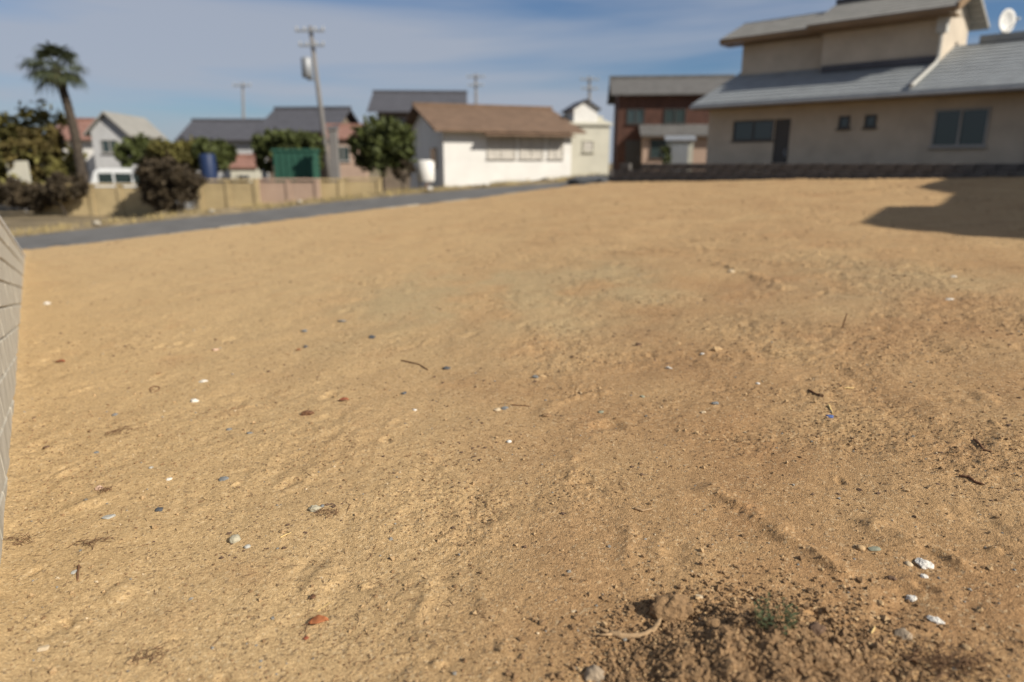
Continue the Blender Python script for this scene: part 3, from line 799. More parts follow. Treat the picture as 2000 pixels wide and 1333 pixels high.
for sgn in (-1, 1):
    xe = .87+sgn*1.15
    n = len(mb.v); mb.v += [(.87,-.3,4.54),(xe,-.3,3.36),(xe,5.3,3.36),(.87,5.3,4.54),(.87,-.3,4.64),(xe,-.3,3.46),(xe,5.3,3.46),(.87,5.3,4.64)]
    for q in ((0,1,2,3),(7,6,5,4),(0,4,5,1),(1,5,6,2),(2,6,7,3),(3,7,4,0)): mb.f.append(tuple(n+i for i in q))
mb.build('roof', M['roofpale'], gh)
add_window(gh, 0.45, 1.3, 2.5, 3.2, 0.0)
p = at(450, 332, 36)
gable_house('small_shed', 'little pale pinkish shed between the hedge trees and the green bin', 'shed', (p.x, 36, float(far_z(p.x, 36))), 0.2, 1.25, 1.8, 1.75, 0.45, 0.12, 'creamwall', 'roofred', [(0.4,0.9,0.8,1.4)], None, 4)

# low garden walls along the far side of the field strip
def low_wall(label, px0, px1, Y, top_py, m, piers):
    a = at(px0, top_py, Y); b = at(px1, top_py, Y); L = b.x-a.x
    z0 = float(far_z(a.x, Y))-0.3
    R = empty('garden_wall', (a.x, Y, z0), 0, label, 'wall', 'low garden walls across the lane')
    h = a.z-z0
    for i in range(piers):
        x0 = L*i/piers; x1 = L*(i+1)/piers
        MB().box(x0+0.09, 0, 0, x1-0.09, 0.12, h-0.08).build('wall_panel', M[m], R)
        MB().box(x0-0.088, -0.04, 0, x0+0.088, 0.16, h-0.02).build('pier', M[m], R)
    MB().box(L-0.088, -0.04, 0, L+0.088, 0.16, h-0.02).build('pier', M[m], R)
    MB().box(-0.1, -0.06, h-0.018, L+0.1, 0.18, h+0.06).build('coping', M[m], R)
low_wall('leftmost low tan garden wall, under the olive tree and palm', 62, 288, 27.0, 362, 'tanwall', 4)
low_wall('low tan garden wall just right of the dark round shrub', 388, 498, 27.4, 353, 'tanwall', 2)
low_wall('low pink garden wall below the green bin', 506, 618, 27.8, 352, 'pinkwall', 2)
low_wall('short tan garden wall at the foot of the tall utility pole', 626, 664, 28.2, 352, 'tanwall', 1)
low_wall('last low tan garden wall, left of the white building', 674, 740, 28.8, 350, 'tanwall', 1)

# parked van
p = at(168, 345, 33.0)
van = empty('parked_van', (p.x, 33.0, float(far_z(p.x, 33))), 0.08, 'small white van parked beyond the garden wall below the gabled house', 'van')
prof = [(0.05,0.28),(0.0,0.75),(0.12,1.02),(0.35,1.62),(0.6,1.72),(2.75,1.72),(3.05,1.6),(3.2,1.0),(3.22,0.28)]
mb = MB(); k = len(prof)
for y, s in ((0,1),(1.4,1)): mb.v += [(x, y, z) for x, z in prof]
mb.f = [tuple(range(k)), tuple(reversed(range(k, 2*k)))]+[(i, i+k, (i+1) % k+k, (i+1) % k) for i in range(k)]
vb = mb.build('body', M['carwhite'], van, False, 0.05)
for x0, x1 in ((0.55,1.2),(1.3,2.05),(2.15,2.9)): MB().box(x0, -0.012, 1.08, x1, 0.02, 1.52).build('window', M['glass'], van)
mb = MB(); mb.v = [(0.13,0.12,1.06),(0.13,1.28,1.06),(0.335,1.22,1.58),(0.335,0.18,1.58)]; mb.v = [(x-0.012, y, z) for x, y, z in mb.v]; mb.f = [(0,3,2,1)]
mb.build('windscreen', M['glass'], van)
for x in (0.62, 2.6):
    for y in (0.0, 1.26):
        w = MB().tube([(x,y-0.02,0.28),(x,y+0.16,0.28)], 0.28, 18).build('wheel', M['rubber'], van)
        MB().tube([(x,y-0.03,0.28),(x,y+0.17,0.28)], 0.16, 14).build('rim', M['metal'], w)
for y in (0.15, 1.1): MB().box(-0.01, y, 0.62, 0.04, y+0.2, 0.78).build('headlight', M['pipe'], van)
MB().box(-0.05, 0.05, 0.26, 0.06, 1.35, 0.46).build('bumper', M['metal'], van)

# green bin and blue barrel
p = at(536, 345, 31)
gbx = empty('green_bin', (p.x, 31, float(far_z(p.x, 31))), 0.05, 'green mesh refuse bin behind the pink garden wall', 'bin')
wx = at(614, 345, 31).x-p.x; zt = at(560, 291, 31).z-float(far_z(p.x, 31))
MB().box(0, 0, 0.15, wx, 1.1, zt-0.12).build('bin_body', M['greenbox'], gbx, False, 0.03)
MB().box(-0.05, -0.05, zt-0.118, wx+0.05, 1.15, zt).build('lid', M['greenbox'], gbx, False, 0.02)
for i in range(7): MB().box(0.04+i*(wx-0.12)/6, -0.03, 0.15, 0.09+i*(wx-0.12)/6, -0.002, zt-0.12).build('slat', M['greenbox'], gbx)
for x in (0.05, wx-0.13):
    for y in (0.05, 0.97): MB().box(x, y, -0.3, x+0.08, y+0.08, 0.148).build('leg', M['metal'], gbx)
p = at(409, 345, 31.5)
bb = empty('blue_barrel', (p.x, 31.5, float(far_z(p.x, 31.5))), 0, 'dark blue barrel in front of the hedge trees', 'barrel')
zt = at(409, 303, 31.5).z-bb.location.z
MB().tube([(0,0,-.2),(0,0,.05),(0,0,zt*.33),(0,0,zt*.36),(0,0,zt*.64),(0,0,zt*.67),(0,0,zt-.06),(0,0,zt)], [.32,.33,.35,.36,.36,.35,.34,.31], 20).build('barrel_body', M['bluebarrel'], bb, True)
MB().tube([(0,0,zt-.001),(0,0,zt+.05)], [.30,.28], 20).build('lid', M['bluebarrel'], bb)
p = at(345, 330, 31.2)
ac = empty('grey_cabinet', (p.x-0.35, 31.2, float(far_z(p.x, 31.2))), 0, 'small slate grey cabinet left of the blue barrel', 'cabinet')
MB().box(0, 0, -.3, 0.7, 0.5, 1.75).build('cabinet_body', M['metal'], ac, False, 0.02)
MB().box(0.05, -0.02, 0.1, 0.335, -0.002, 1.65).build('door', M['frame'], ac); MB().box(0.355, -0.02, 0.1, 0.65, -0.002, 1.65).build('door', M['frame'], ac)

# ------------------------------------------------------------------ poles
def utility_pole(px_base, px_top, top_py, Y, r, label, transformer=False, arms=2):
    a = at(px_base, 330, Y); t = at(px_top, top_py, Y); z0 = float(far_z(a.x, Y))
    R = empty('utility_pole', (a.x, Y, z0), 0, label, 'pole', 'utility poles on the skyline')
    h = t.z-z0; dx = t.x-a.x
    MB().tube([(0,0,-.5),(dx*.5,0,h*.5),(dx,0,h)], [r, r*.85, r*.65], 12).build('pole_shaft', M['polegrey'], R, True)
    for i in range(arms):
        zz = h-0.25-i*0.7; w = 0.75-0.1*i; x = dx*zz/h
        ao = MB().box(x-w, -r-0.08, zz-0.05, x+w, -r, zz+0.05).build('crossarm', M['metal'], R)
        for k in (-1, -0.4, 0.4, 1): MB().tube([(x+w*.9*k,-r-.04,zz+.05),(x+w*.9*k,-r-.04,zz+.13),(x+w*.9*k,-r-.04,zz+.2)], [.03,.05,.03], 8).build('insulator', M['pipe'], ao)
    if transformer:
        zz = h-2.0; x = dx*zz/h
        for sx in (-0.42,): MB().tube([(x+sx,-.1,zz-.5),(x+sx,-.1,zz-.45),(x+sx,-.1,zz+.45),(x+sx,-.1,zz+.5)], [.22,.27,.27,.2], 14).build('transformer', M['metal'], R, True)
        MB().box(x-0.45, -0.1, zz-0.6, x+0.1, 0.1, zz-0.52).build('bracket', M['metal'], R)
    return R
utility_pole(645, 606, 52, 38, 0.15, 'tallest utility pole, with a transformer, left of centre', True, 2)
utility_pole(476, 474, 162, 60, 0.13, 'thin distant pole above the slate grey roof', False, 1)
utility_pole(932, 929, 145, 62, 0.15, 'faint distant pole above the white building', False, 2)
utility_pole(1153, 1151, 150, 58, 0.15, 'distant pole rising above the cream building', False, 2)
p = ground_at(655, 30)
po = empty('grey_post', p, 0, 'short grey concrete post right of the green bin', 'post')
MB().box(-0.17, -0.17, -0.3, 0.17, 0.17, at(655, 255, 30).z-p.z).build('post_shaft', M['polegrey'], po, False, 0.02)
MB().box(-0.21, -0.21, at(655, 255, 30).z-p.z, 0.21, 0.21, at(655, 255, 30).z-p.z+0.08).build('cap', M['polegrey'], po)
p = ground_at(36, 28.6)
sg = empty('sign_board', p, 0.1, 'small cream board in front of the olive tree at the left edge', 'sign')
MB().box(-0.04, 0.0, -.3, 0.04, 0.06, at(36, 320, 28.6).z-p.z).build('post', M['polegrey'], sg)
MB().box(-0.42, -0.03, at(36, 358, 28.6).z-p.z, 0.42, -0.002, at(36, 315, 28.6).z-p.z).build('board', M['creamwall'], sg, False, 0.01)

# ------------------------------------------------------------------ trees and shrubs
def foliage(centers, radii, nclump, nleaf, size, seed, squash=0.8):
    """leaf faces gathered in clumps through several lobes"""
    r = np.random.RandomState(seed); out = []
    for (c, rad) in zip(centers, radii):
        u = r.normal(size=(nclump, 3)); u /= np.linalg.norm(u, axis=1)[:, None]
        q = u*(r.uniform(0.45, 1.0, nclump)**0.6)[:, None]*np.array(rad)
        cc = np.array(c)+q
        for k in range(nclump):
            cr = r.uniform(0.10, 0.24)*max(rad)
            out.append(cc[k]+r.normal(size=(nleaf, 3))*cr*0.6)
    P = np.concatenate(out); n = len(P)
    a = r.normal(size=(n, 3)); a /= np.linalg.norm(a, axis=1)[:, None]
    b = np.cross(a, r.normal(size=(n, 3))); b /= np.linalg.norm(b, axis=1)[:, None]
    s = (size*r.uniform(0.6, 1.4, n))[:, None]
    Vv = np.stack([P-a*s, P+b*s*0.5, P+a*s, P-b*s*0.5], 1).reshape(-1, 3)
    return Vv, np.arange(4*n).reshape(-1, 4)
def tree(name, label, cat, px, Y, lobes, leaf, size, nclump, nleaf, seed, trunk_r=0.1, group=None):
    """lobes: (px, py, rx, ry) in the photo at distance Y"""
    g = ground_at(px, Y)
    R = empty(name, g, 0, label, cat, group)
    cs, rd = [], []
    for (lx, ly, rx, ry) in lobes:
        q = at(lx, ly, Y)-g; k = Y/1333.0
        cs.append((q.x, random.Random(seed+lx).uniform(-.4, .4), q.z)); rd.append((rx*k, max(rx, ry)*k*0.8, ry*k))
    Vv, Fq = foliage(cs, rd, nclump, nleaf, size, seed)
    o = mesh_np('crown', Vv, Fq, M[leaf], False); o.parent = R
    mb = MB(); top = np.mean(cs, 0)
    mb.tube([(0,0,-.4), (top[0]*.3, 0, top[2]*.5), (top[0], top[1], top[2])], [trunk_r, trunk_r*.75, trunk_r*.3], 8)
    for c in cs: mb.tube([(top[0]*.3, 0, top[2]*.45), ((top[0]*.3+c[0])/2, c[1]*.5, (top[2]*.5+c[2])/2), c], [trunk_r*.5, trunk_r*.35, trunk_r*.1], 6)
    mb.build('trunk', M['trunk'], R, True)
    return R
tree('olive_tree', 'broad olive and brown tree mass at the left edge', 'tree', 60, 30, [(15,285,75,65),(75,290,70,70),(110,335,55,60),(40,350,70,45),(-30,300,60,70)], 'leafolive', 0.16, 45, 32, 3, 0.16, 'trees and shrubs across the lane')
tree('autumn_shrub', 'yellowish brown shrub in front of the olive tree', 'shrub', 70, 29.4, [(62,300,34,46),(95,280,26,30)], 'leafautumn', 0.12, 34, 26, 4, 0.06, 'trees and shrubs across the lane')
tree('hedge_tree', 'dark green hedge tree right of the gabled white house', 'tree', 280, 34, [(285,296,34,24),(262,300,28,26),(300,310,28,26)], 'leafdark', 0.13, 40, 28, 5, 0.09, 'trees and shrubs across the lane')
tree('hedge_tree', 'olive green hedge tree left of the blue barrel', 'tree', 345, 33.5, [(330,296,34,22),(362,297,30,22),(345,312,40,24)], 'leafolive', 0.13, 40, 28, 6, 0.09, 'trees and shrubs across the lane')
tree('hedge_tree', 'dark green hedge tree right behind the blue barrel', 'tree', 415, 34, [(405,295,30,22),(428,298,24,22),(415,312,30,24)], 'leafdark', 0.13, 40, 28, 7, 0.09, 'trees and shrubs across the lane')
tree('garden_tree', 'green garden tree rising behind the green bin', 'tree', 562, 34, [(530,285,34,24),(595,285,36,24),(562,283,38,22),(518,308,24,26),(610,308,24,26)], 'leafdark', 0.13, 40, 28, 8, 0.09, 'trees and shrubs across the lane')
tree('round_tree', 'dense dark green round tree left of the white building', 'tree', 745, 32, [(745,280,44,46),(715,290,34,40),(775,285,34,44)], 'leafdark', 0.13, 60, 34, 9, 0.1, 'trees and shrubs across the lane')
tree('dark_shrub', 'dark brown round shrub between the tan garden walls', 'shrub', 332, 26, [(332,345,52,30),(332,375,42,36),(315,360,36,32),(350,360,36,32)], 'leafbrown', 0.09, 70, 44, 10, 0.08, 'trees and shrubs across the lane')
tree('garden_bush', 'small dark bush at the foot of the white tank', 'shrub', 785, 31.5, [(785,330,22,24)], 'leafbrown', 0.09, 30, 24, 12, 0.05, 'trees and shrubs across the lane')
tree('garden_bush', 'low green bush beside the small pale shed', 'shrub', 1298, 30.5, [(1298,305,12,16)], 'leafdark', 0.07, 24, 20, 13, 0.04, 'trees and shrubs across the lane')
tree('garden_bush', 'dark bush beneath the palm, over the leftmost tan wall', 'shrub', 125, 26.6, [(128,365,42,24),(70,385,26,24),(30,380,40,24)], 'leafbrown', 0.09, 50, 34, 14, 0.05, 'trees and shrubs across the lane')

# palm
Yp = 29.0
g = ground_at(165, Yp)
PT = empty('palm_tree', g, 0, 'tall palm with a leaning thin trunk at the left', 'palm tree')
def lp(px, py): q = at(px, py, Yp)-g; return Vector((q.x, 0, q.z))
tp = [Vector((0, 0, -.3)), lp(158, 330), lp(147, 265), lp(132, 205), lp(118, 160), lp(108, 128)]
fine = []
for i in range(len(tp)-1):
    for k in range(8): fine.append(tp[i].lerp(tp[i+1], k/8))
fine.append(tp[-1])
MB().tube(fine, [0.20-0.07*i/len(fine)+(0.015 if i % 2 else 0) for i in range(len(fine))], 12).build('trunk', M['trunk'], PT, True)
crown = tp[-1]
prng = random.Random(31)
def frond(az, el, ln, m):
    """fan leaf: petiole and a spread of drooping blades"""
    mb = MB(); d = Vector((math.cos(az)*math.cos(el), math.sin(az)*math.cos(el), math.sin(el)))
    hub = crown+d*ln*0.5+Vector((0, 0, -0.08*ln))
    mb.tube([crown-d*.05, crown+d*ln*0.25, hub], [0.025, 0.018, 0.012], 5)
    side = d.cross(Vector((0, 0, 1)))
    side = side.normalized() if side.length > 0.05 else Vector((1, 0, 0))
    upv = side.cross(d).normalized()
    for k in range(15):
        a = (k-7)/7*1.75
        dd = (d*math.cos(a)+side*math.sin(a)+upv*prng.uniform(-.12, .12)).normalized()
        L = ln*0.58*(1-0.22*abs(k-7)/7)*prng.uniform(.85, 1.1); w = 0.032*ln
        pr = dd.cross(upv).normalized()
        pts = [hub, hub+dd*L*.45+Vector((0,0,-.04*ln)), hub+dd*L*.8+Vector((0,0,-.14*ln)), hub+dd*L+Vector((0,0,-.30*ln))]
        ww = [w*.5, w, w*.6, 0.002]
        for i in range(3):
            mb.quad(pts[i]-pr*ww[i], pts[i]+pr*ww[i], pts[i+1]+pr*ww[i+1], pts[i+1]-pr*ww[i+1])
    return mb.build('frond', m, PT)
for i in range(26):
    frond(i*2.399+prng.uniform(-.2, .2), prng.uniform(-0.1, 1.0) if i > 7 else prng.uniform(-.45, -.1), prng.uniform(1.15, 1.5), M['palmleaf'])
for i in range(8):
    frond(i*0.8, prng.uniform(-1.35, -1.0), 0.62, M['palmdead'])

# ---- tables of small things: name, x, y, length, width, height share, turn, material, label, category
STONES = [
    ('stone_chip', -5.254, 7.57, 0.0926, 0.0579, 0.5, 5, 'white', 'small flat white chip near the grey block wall, halfway to the road', 'chip'),
    ('stone_chip', -2.088, 4.402, 0.0693, 0.045, 0.45, 25, 'white', 'long bright white shard, upper of the two white shards on the left', 'chip'),
    ('stone_chip', -1.97, 4.007, 0.0636, 0.0508, 0.5, -10, 'white', 'angular white shard just below the long white shard on the left', 'chip'),
    ('stone', -2.339, 5.188, 0.0726, 0.0484, 0.5, 0, 'pink', 'pale pinkish stone on the slope above the white shards on the left', 'stone'),
    ('pebble', -0.545, 3.603, 0.0258, 0.0258, 0.7, 0, 'white', 'tiny white pebble to the right of the brown bark fragment', 'pebble'),
    ('pebble', -0.015, 3.096, 0.03, 0.03, 0.8, 0, 'white', 'round white pebble below the touching slate and beige stones', 'pebble'),
    ('stone_chip', 0.979, 4.073, 0.0287, 0.051, 0.6, 60, 'white', 'upright white chip in mid lot below the long beige clod', 'chip'),
    ('pebble', 1.396, 3.693, 0.0262, 0.0262, 0.7, 0, 'white', 'tiny white pebble standing alone right of the upright white chip', 'pebble'),
    ('stone', 2.197, 6.808, 0.0772, 0.0823, 0.8, 0, 'cream', 'pale stone at the upper end of the far dark furrow', 'stone'),
    ('stone_chip', 3.446, 5.283, 0.0725, 0.0403, 0.4, 0, 'white', 'flat white chip at the far right, lower of two', 'chip'),
    ('stone_chip', 3.925, 6.017, 0.0592, 0.041, 0.4, 0, 'white', 'flat white chip at the far right, upper of two, near the house shadow', 'chip'),
    ('plaster_lump', 1.343, 1.971, 0.0601, 0.0567, 0.55, -40, 'white', 'largest bright white crumbly plaster lump at lower right', 'plaster'),
    ('pebble', 1.298, 1.979, 0.0251, 0.0301, 0.7, 0, 'cream', 'cream pebble touching the largest white plaster lump', 'pebble'),
    ('plaster_lump', 1.309, 1.909, 0.026, 0.0244, 0.7, 10, 'white', 'small white plaster crumb right under the largest plaster lump', 'plaster'),
    ('plaster_lump', 1.23, 1.833, 0.0408, 0.0314, 0.6, -25, 'white', 'white plaster piece with a dark shadow at its left end', 'plaster'),
    ('plaster_lump', 1.233, 1.72, 0.0476, 0.0357, 0.4, -40, 'white', 'flat white plaster flake, lowest of the white pieces at lower right', 'plaster'),
    ('stone_chip', -1.582, 2.886, 0.0284, 0.026, 0.6, 30, 'white', 'small white chip left of the grey slate pebble, near the left wall', 'chip'),
    ('stone_chip', -1.736, 3.025, 0.0222, 0.0271, 0.6, 0, 'palegrey', 'small bluish white chip up and left of the white chip by the slate', 'chip'),
    ('stone', -1.419, 1.762, 0.0404, 0.0311, 0.4, 10, 'cream', 'whitish flat stone in the bottom left corner', 'stone'),
    ('stone', -1.674, 2.555, 0.0596, 0.0468, 0.25, 15, 'palegrey', 'flat pale grey stone left of the darkest slate', 'stone'),
    ('stone_chip', 0.587, 1.869, 0.0321, 0.0193, 0.4, -15, 'cream', 'pale splintered chip lying on top of the soil mound', 'chip'),
    ('stone_chip', 0.19, 1.835, 0.0238, 0.0143, 0.4, 15, 'cream', 'pale thin chip left of the soil mound', 'chip'),
    ('slate_pebble', -2.386, 3.858, 0.0369, 0.04, 0.6, 30, 'slate', 'blue grey slate chip above the left wall root clumps', 'slate'),
    ('slate_pebble', -1.315, 2.857, 0.0445, 0.0445, 0.5, 25, 'slate', 'grey slate pebble, larger of the slates between wall and centre', 'slate'),
    ('slate_pebble', -1.479, 2.593, 0.0409, 0.043, 0.5, 20, 'darkslate', 'darkest slate pebble, nearly black oval, at lower left', 'slate'),
    ('slate_pebble', -1.101, 5.209, 0.0565, 0.0605, 0.7, 30, 'darkslate', 'dark slate stone with white fleck, above the centre left', 'slate'),
    ('slate_pebble', -1.59, 5.078, 0.0355, 0.0434, 0.8, 0, 'darkslate', 'small dark slate stone next to a tiny orange fragment', 'slate'),
    ('slate_pebble', -1.729, 5.527, 0.0598, 0.047, 0.6, 0, 'slate', 'grey slate stone just up the slope from the small dark slate', 'slate'),
    ('slate_pebble', -1.474, 5.766, 0.0888, 0.0621, 0.4, 0, 'slate', 'flat bluish slate, farthest of the slates left of centre', 'slate'),
    ('slate_pebble', -0.43, 4.323, 0.0576, 0.0542, 0.7, 0, 'darkslate', 'dark pointed slate stone at the centre of the lot', 'slate'),
    ('slate_pebble', -0.651, 3.899, 0.037, 0.0401, 0.8, 0, 'darkslate', 'round dark slate pebble left of the central pointed slate', 'slate'),
    ('slate_pebble', -0.042, 3.55, 0.0452, 0.0424, 0.7, 20, 'slate', 'blue grey slate touching the beige stone', 'slate'),
    ('stone', -0.079, 3.526, 0.0477, 0.0449, 0.7, 0, 'cream', 'beige stone touching the blue grey slate', 'stone'),
    ('slate_pebble', -1.543, 3.478, 0.0391, 0.0363, 0.5, 30, 'slate', 'slate chip, left one of a close pair left of the bark fragment', 'slate'),
    ('slate_pebble', -1.392, 3.387, 0.0381, 0.03, 0.4, 15, 'slate', 'bluish slate chip, right one of a close pair left of the bark fragment', 'slate'),
    ('slate_pebble', 0.146, 4.038, 0.0413, 0.0381, 0.7, 0, 'slate', 'slate stone with a beige clod on its right side, right of centre', 'slate'),
    ('stone', 0.191, 4.058, 0.051, 0.0383, 0.6, 0, 'tan', 'beige clod on the right side of a slate stone', 'clod'),
    ('stone', 0.729, 3.613, 0.0372, 0.0315, 0.6, 0, 'green', 'small greenish stone, upper one of two right of centre', 'stone'),
    ('stone', 0.472, 3.406, 0.0353, 0.0299, 0.6, 0, 'green', 'small greenish stone, lower one of two right of centre', 'stone'),
    ('slate_pebble', 1.074, 3.415, 0.0461, 0.0353, 0.5, 0, 'slate', 'slate pebble down the slope from the upright white chip', 'slate'),
    ('stone', 0.988, 3.315, 0.0343, 0.0291, 0.6, 0, 'cream', 'beige pebble left below the right hand slate pebble', 'pebble'),
    ('concrete_fragment', -0.803, 2.52, 0.0565, 0.0586, 0.6, 10, 'concrete', 'jagged grey concrete fragment below the bark fragment', 'fragment'),
    ('pebble', -0.779, 2.542, 0.019, 0.0232, 0.7, 0, 'slate', 'tiny bluish pebble touching the jagged concrete fragment', 'pebble'),
    ('pebble', -1.056, 2.328, 0.043, 0.0528, 0.8, 10, 'concrete', 'round beige grey pebble at lower left of centre', 'pebble'),
    ('pebble', -0.99, 2.277, 0.0249, 0.0269, 0.7, 0, 'palegrey', 'smaller grey pebble just right of the round beige grey pebble', 'pebble'),
    ('pebble', 1.189, 2.072, 0.0349, 0.0314, 0.8, 0, 'tan', 'brown pebble with a dark shadow, left of the flat greenish stone', 'pebble'),
    ('stone', 1.23, 2.065, 0.0487, 0.0313, 0.2, -10, 'green', 'flat greenish grey stone at lower right, left of the plaster', 'stone'),
    ('stone', -1.566, 2.153, 0.0275, 0.0367, 0.2, 20, 'palegrey', 'flat grey stone half under a dark upright twig', 'stone'),
    ('bark_fragment', -1.155, 3.619, 0.0866, 0.052, 0.5, -8, 'bark', 'reddish brown bark fragment left of centre', 'bark'),
    ('soil_clod', 0.185, 3.403, 0.0543, 0.0489, 0.7, -15, 'clod', 'brown clod with a dark left side below the arc shaped ridge', 'clod'),
    ('soil_clod', 1.354, 4.353, 0.0914, 0.044, 0.6, 8, 'tan', 'long beige clod in mid lot, right of centre', 'clod'),
    ('stone', 0.89, 4.627, 0.0502, 0.0502, 0.7, 0, 'darkclod', 'dark stone left of the beige clods in mid lot', 'stone'),
    ('soil_clod', 1.147, 4.595, 0.0606, 0.0427, 0.5, -10, 'tan', 'beige clod between the dark stone and the long beige clod', 'clod'),
    ('stone_chip', 1.245, 4.296, 0.0368, 0.0301, 0.5, -30, 'white', 'white sliver at the left end of the long beige clod', 'chip'),
    ('rock', 0.222, 1.564, 0.0583, 0.0667, 0.8, 10, 'rock', 'large brown grey rock at the bottom edge, left of the soil mound', 'rock'),
    ('stone', 1.111, 1.667, 0.0465, 0.0436, 0.75, 0, 'rock', 'angular beige stone below the plaster pieces at lower right', 'stone'),
    ('pebble', 1.041, 1.884, 0.0209, 0.0225, 0.7, 0, 'tan', 'beige pebble between the soil mound and the plaster pieces', 'pebble'),
    ('pebble', 1.254, 1.61, 0.0268, 0.0282, 0.7, 0, 'tan', 'round brown pebble near the dark dry grass at lower right', 'pebble'),
    ('soil_clod', 1.211, 1.915, 0.0293, 0.031, 0.8, 0, 'darkclod', 'dark reddish clod left of the plaster pieces', 'clod'),
    ('soil_clod', 1.121, 1.809, 0.0264, 0.028, 0.8, 0, 'tan', 'round tan clod left below the white plaster pieces', 'clod'),
    ('soil_clod', -2.491, 3.391, 0.0411, 0.0356, 0.6, 0, 'darkclod', 'dark brown clod near the foot of the left wall', 'clod'),
    ('stone', -1.875, 2.835, 0.042, 0.0373, 0.7, 0, 'pink', 'peach coloured stone with dark roots, near the left wall', 'stone'),
    ('slate_pebble', -2.155, 3.281, 0.0319, 0.0292, 0.5, 0, 'slate', 'small bluish slate at left between the dark clod and the roots', 'slate'),
    ('plastic_scrap', 1.562, 3.154, 0.0327, 0.0453, 0.9, 70, 'blue', 'small blue plastic scrap on the right half of the lot', 'scrap'),
]
STICKS = [
    ('root_stick', [(0.281, 1.72), (0.319, 1.7), (0.371, 1.7), (0.411, 1.714), (0.441, 1.744)], 0.01201, 'wood', 'thick curved pale root stick at the left foot of the soil mound', 'stick'),
    ('wood_splinter', [(0.475, 2.409), (0.505, 2.39), (0.542, 2.397)], 0.01197, 'wood', 'short pale wood splinter above the soil mound', 'wood'),
    ('twig', [(-1.58, 2.203), (-1.55, 2.152), (-1.52, 2.099)], 0.00468, 'bark', 'dark upright twig over a flat grey stone at lower left', 'twig'),
    ('twig', [(-2.383, 4.275), (-2.43, 4.353), (-2.422, 4.392), (-2.374, 4.373), (-2.349, 4.308), (-2.364, 4.272)], 0.00405, 'bark', 'twig curled into a small ring, left of the white shards', 'twig'),
    ('twig', [(-0.777, 4.585), (-0.707, 4.524), (-0.625, 4.439), (-0.555, 4.316)], 0.00537, 'bark', 'thin dark twig above the central slate stones', 'twig'),
    ('twig', [(-0.006, 3.598), (0.043, 3.582), (0.105, 3.563)], 0.00343, 'bark', 'thin straight dark twig right of the slate and beige stones', 'twig'),
    ('twig', [(1.609, 3.521), (1.626, 3.471), (1.645, 3.414)], 0.00835, 'bark', 'short brown stick up and left of the blue scrap', 'twig'),
    ('twig', [(1.624, 3.308), (1.611, 3.254), (1.598, 3.201)], 0.00578, 'straw', 'pale stalk just above the blue scrap', 'stalk'),
    ('twig', [(1.78, 2.496), (1.804, 2.476), (1.811, 2.441), (1.832, 2.418)], 0.00612, 'bark', 'dark bent twig at the right edge, lower of two', 'twig'),
    ('twig', [(2.054, 2.828), (2.031, 2.757), (2.01, 2.698), (2.029, 2.676)], 0.00911, 'bark', 'dark thick bent twig at the right edge, upper of two', 'twig'),
    ('twig', [(2.325, 4.675), (2.37, 4.748), (2.413, 4.825)], 0.00541, 'bark', 'tiny dark upright twig on the far right half of the lot', 'twig'),
    ('straw', [(1.021, 1.668), (1.035, 1.684), (1.047, 1.7)], 0.00364, 'straw', 'yellow straw beside the angular beige stone', 'straw'),
    ('straw', [(1.036, 1.623), (1.05, 1.632), (1.061, 1.639)], 0.00284, 'straw', 'pale straw right below the yellow straw', 'straw'),
    ('straw', [(-0.628, 1.904), (-0.61, 1.923), (-0.594, 1.944)], 0.00164, 'straw', 'thin pale straw left above the orange leaf', 'straw'),
    ('straw', [(-0.882, 2.324), (-0.87, 2.336), (-0.848, 2.355)], 0.00293, 'straw', 'pale straw right of the round beige grey pebble', 'straw'),
    ('straw', [(1.811, 3.541), (1.837, 3.537), (1.866, 3.54)], 0.00419, 'straw', 'thin cream straw on the right, above the blue scrap', 'straw'),
]
LEAVES = [
    ('leaf', -0.604, 1.843, 0.0608, 0.0352, 12, 'orange', 'bright orange fallen leaf at bottom left of centre', 'leaf'),
    ('leaf', -0.99, 3.805, 0.0544, 0.0362, 5, 'redleaf', 'small red brown leaf right above the bark fragment', 'leaf'),
    ('leaf', -0.654, 1.96, 0.0185, 0.0219, 30, 'bark', 'small dark leaf left above the orange fallen leaf', 'leaf'),
    ('leaf', -3.535, 5.132, 0.0721, 0.0401, 0, 'redleaf', 'thin red brown leaf near the left wall', 'leaf'),
    ('leaf', -1.623, 5.004, 0.035, 0.0311, 0, 'orange', 'tiny orange fragment next to the small dark slate', 'leaf'),
    ('leaf', -0.623, 1.774, 0.0155, 0.0155, 20, 'redleaf', 'tiny red fragment below the orange fallen leaf', 'leaf'),
]
TUFTS = [
    (-1.634, 2.353, 0.0792, 'tangle of dry brown roots left of the round pebble, near the left wall'),
    (-2.196, 3.542, 0.0967, 'clump of dark roots below the blue grey slate chip'),
    (-1.948, 2.414, 0.069, 'dark root debris at the foot of the left wall'),
    (-1.06, 1.716, 0.0666, 'dark root wisps at the bottom left'),
    (-1.837, 2.807, 0.0462, 'small dark root wisps beside the peach coloured stone'),
    (-0.742, 2.478, 0.07, 'fine reddish roots beside the jagged concrete fragment'),
    (1.166, 1.545, 0.1227, 'large dark mat of dry grass in the bottom right corner'),
    (0.459, 1.838, 0.0475, 'dry grass blades on top of the broken clod'),
]

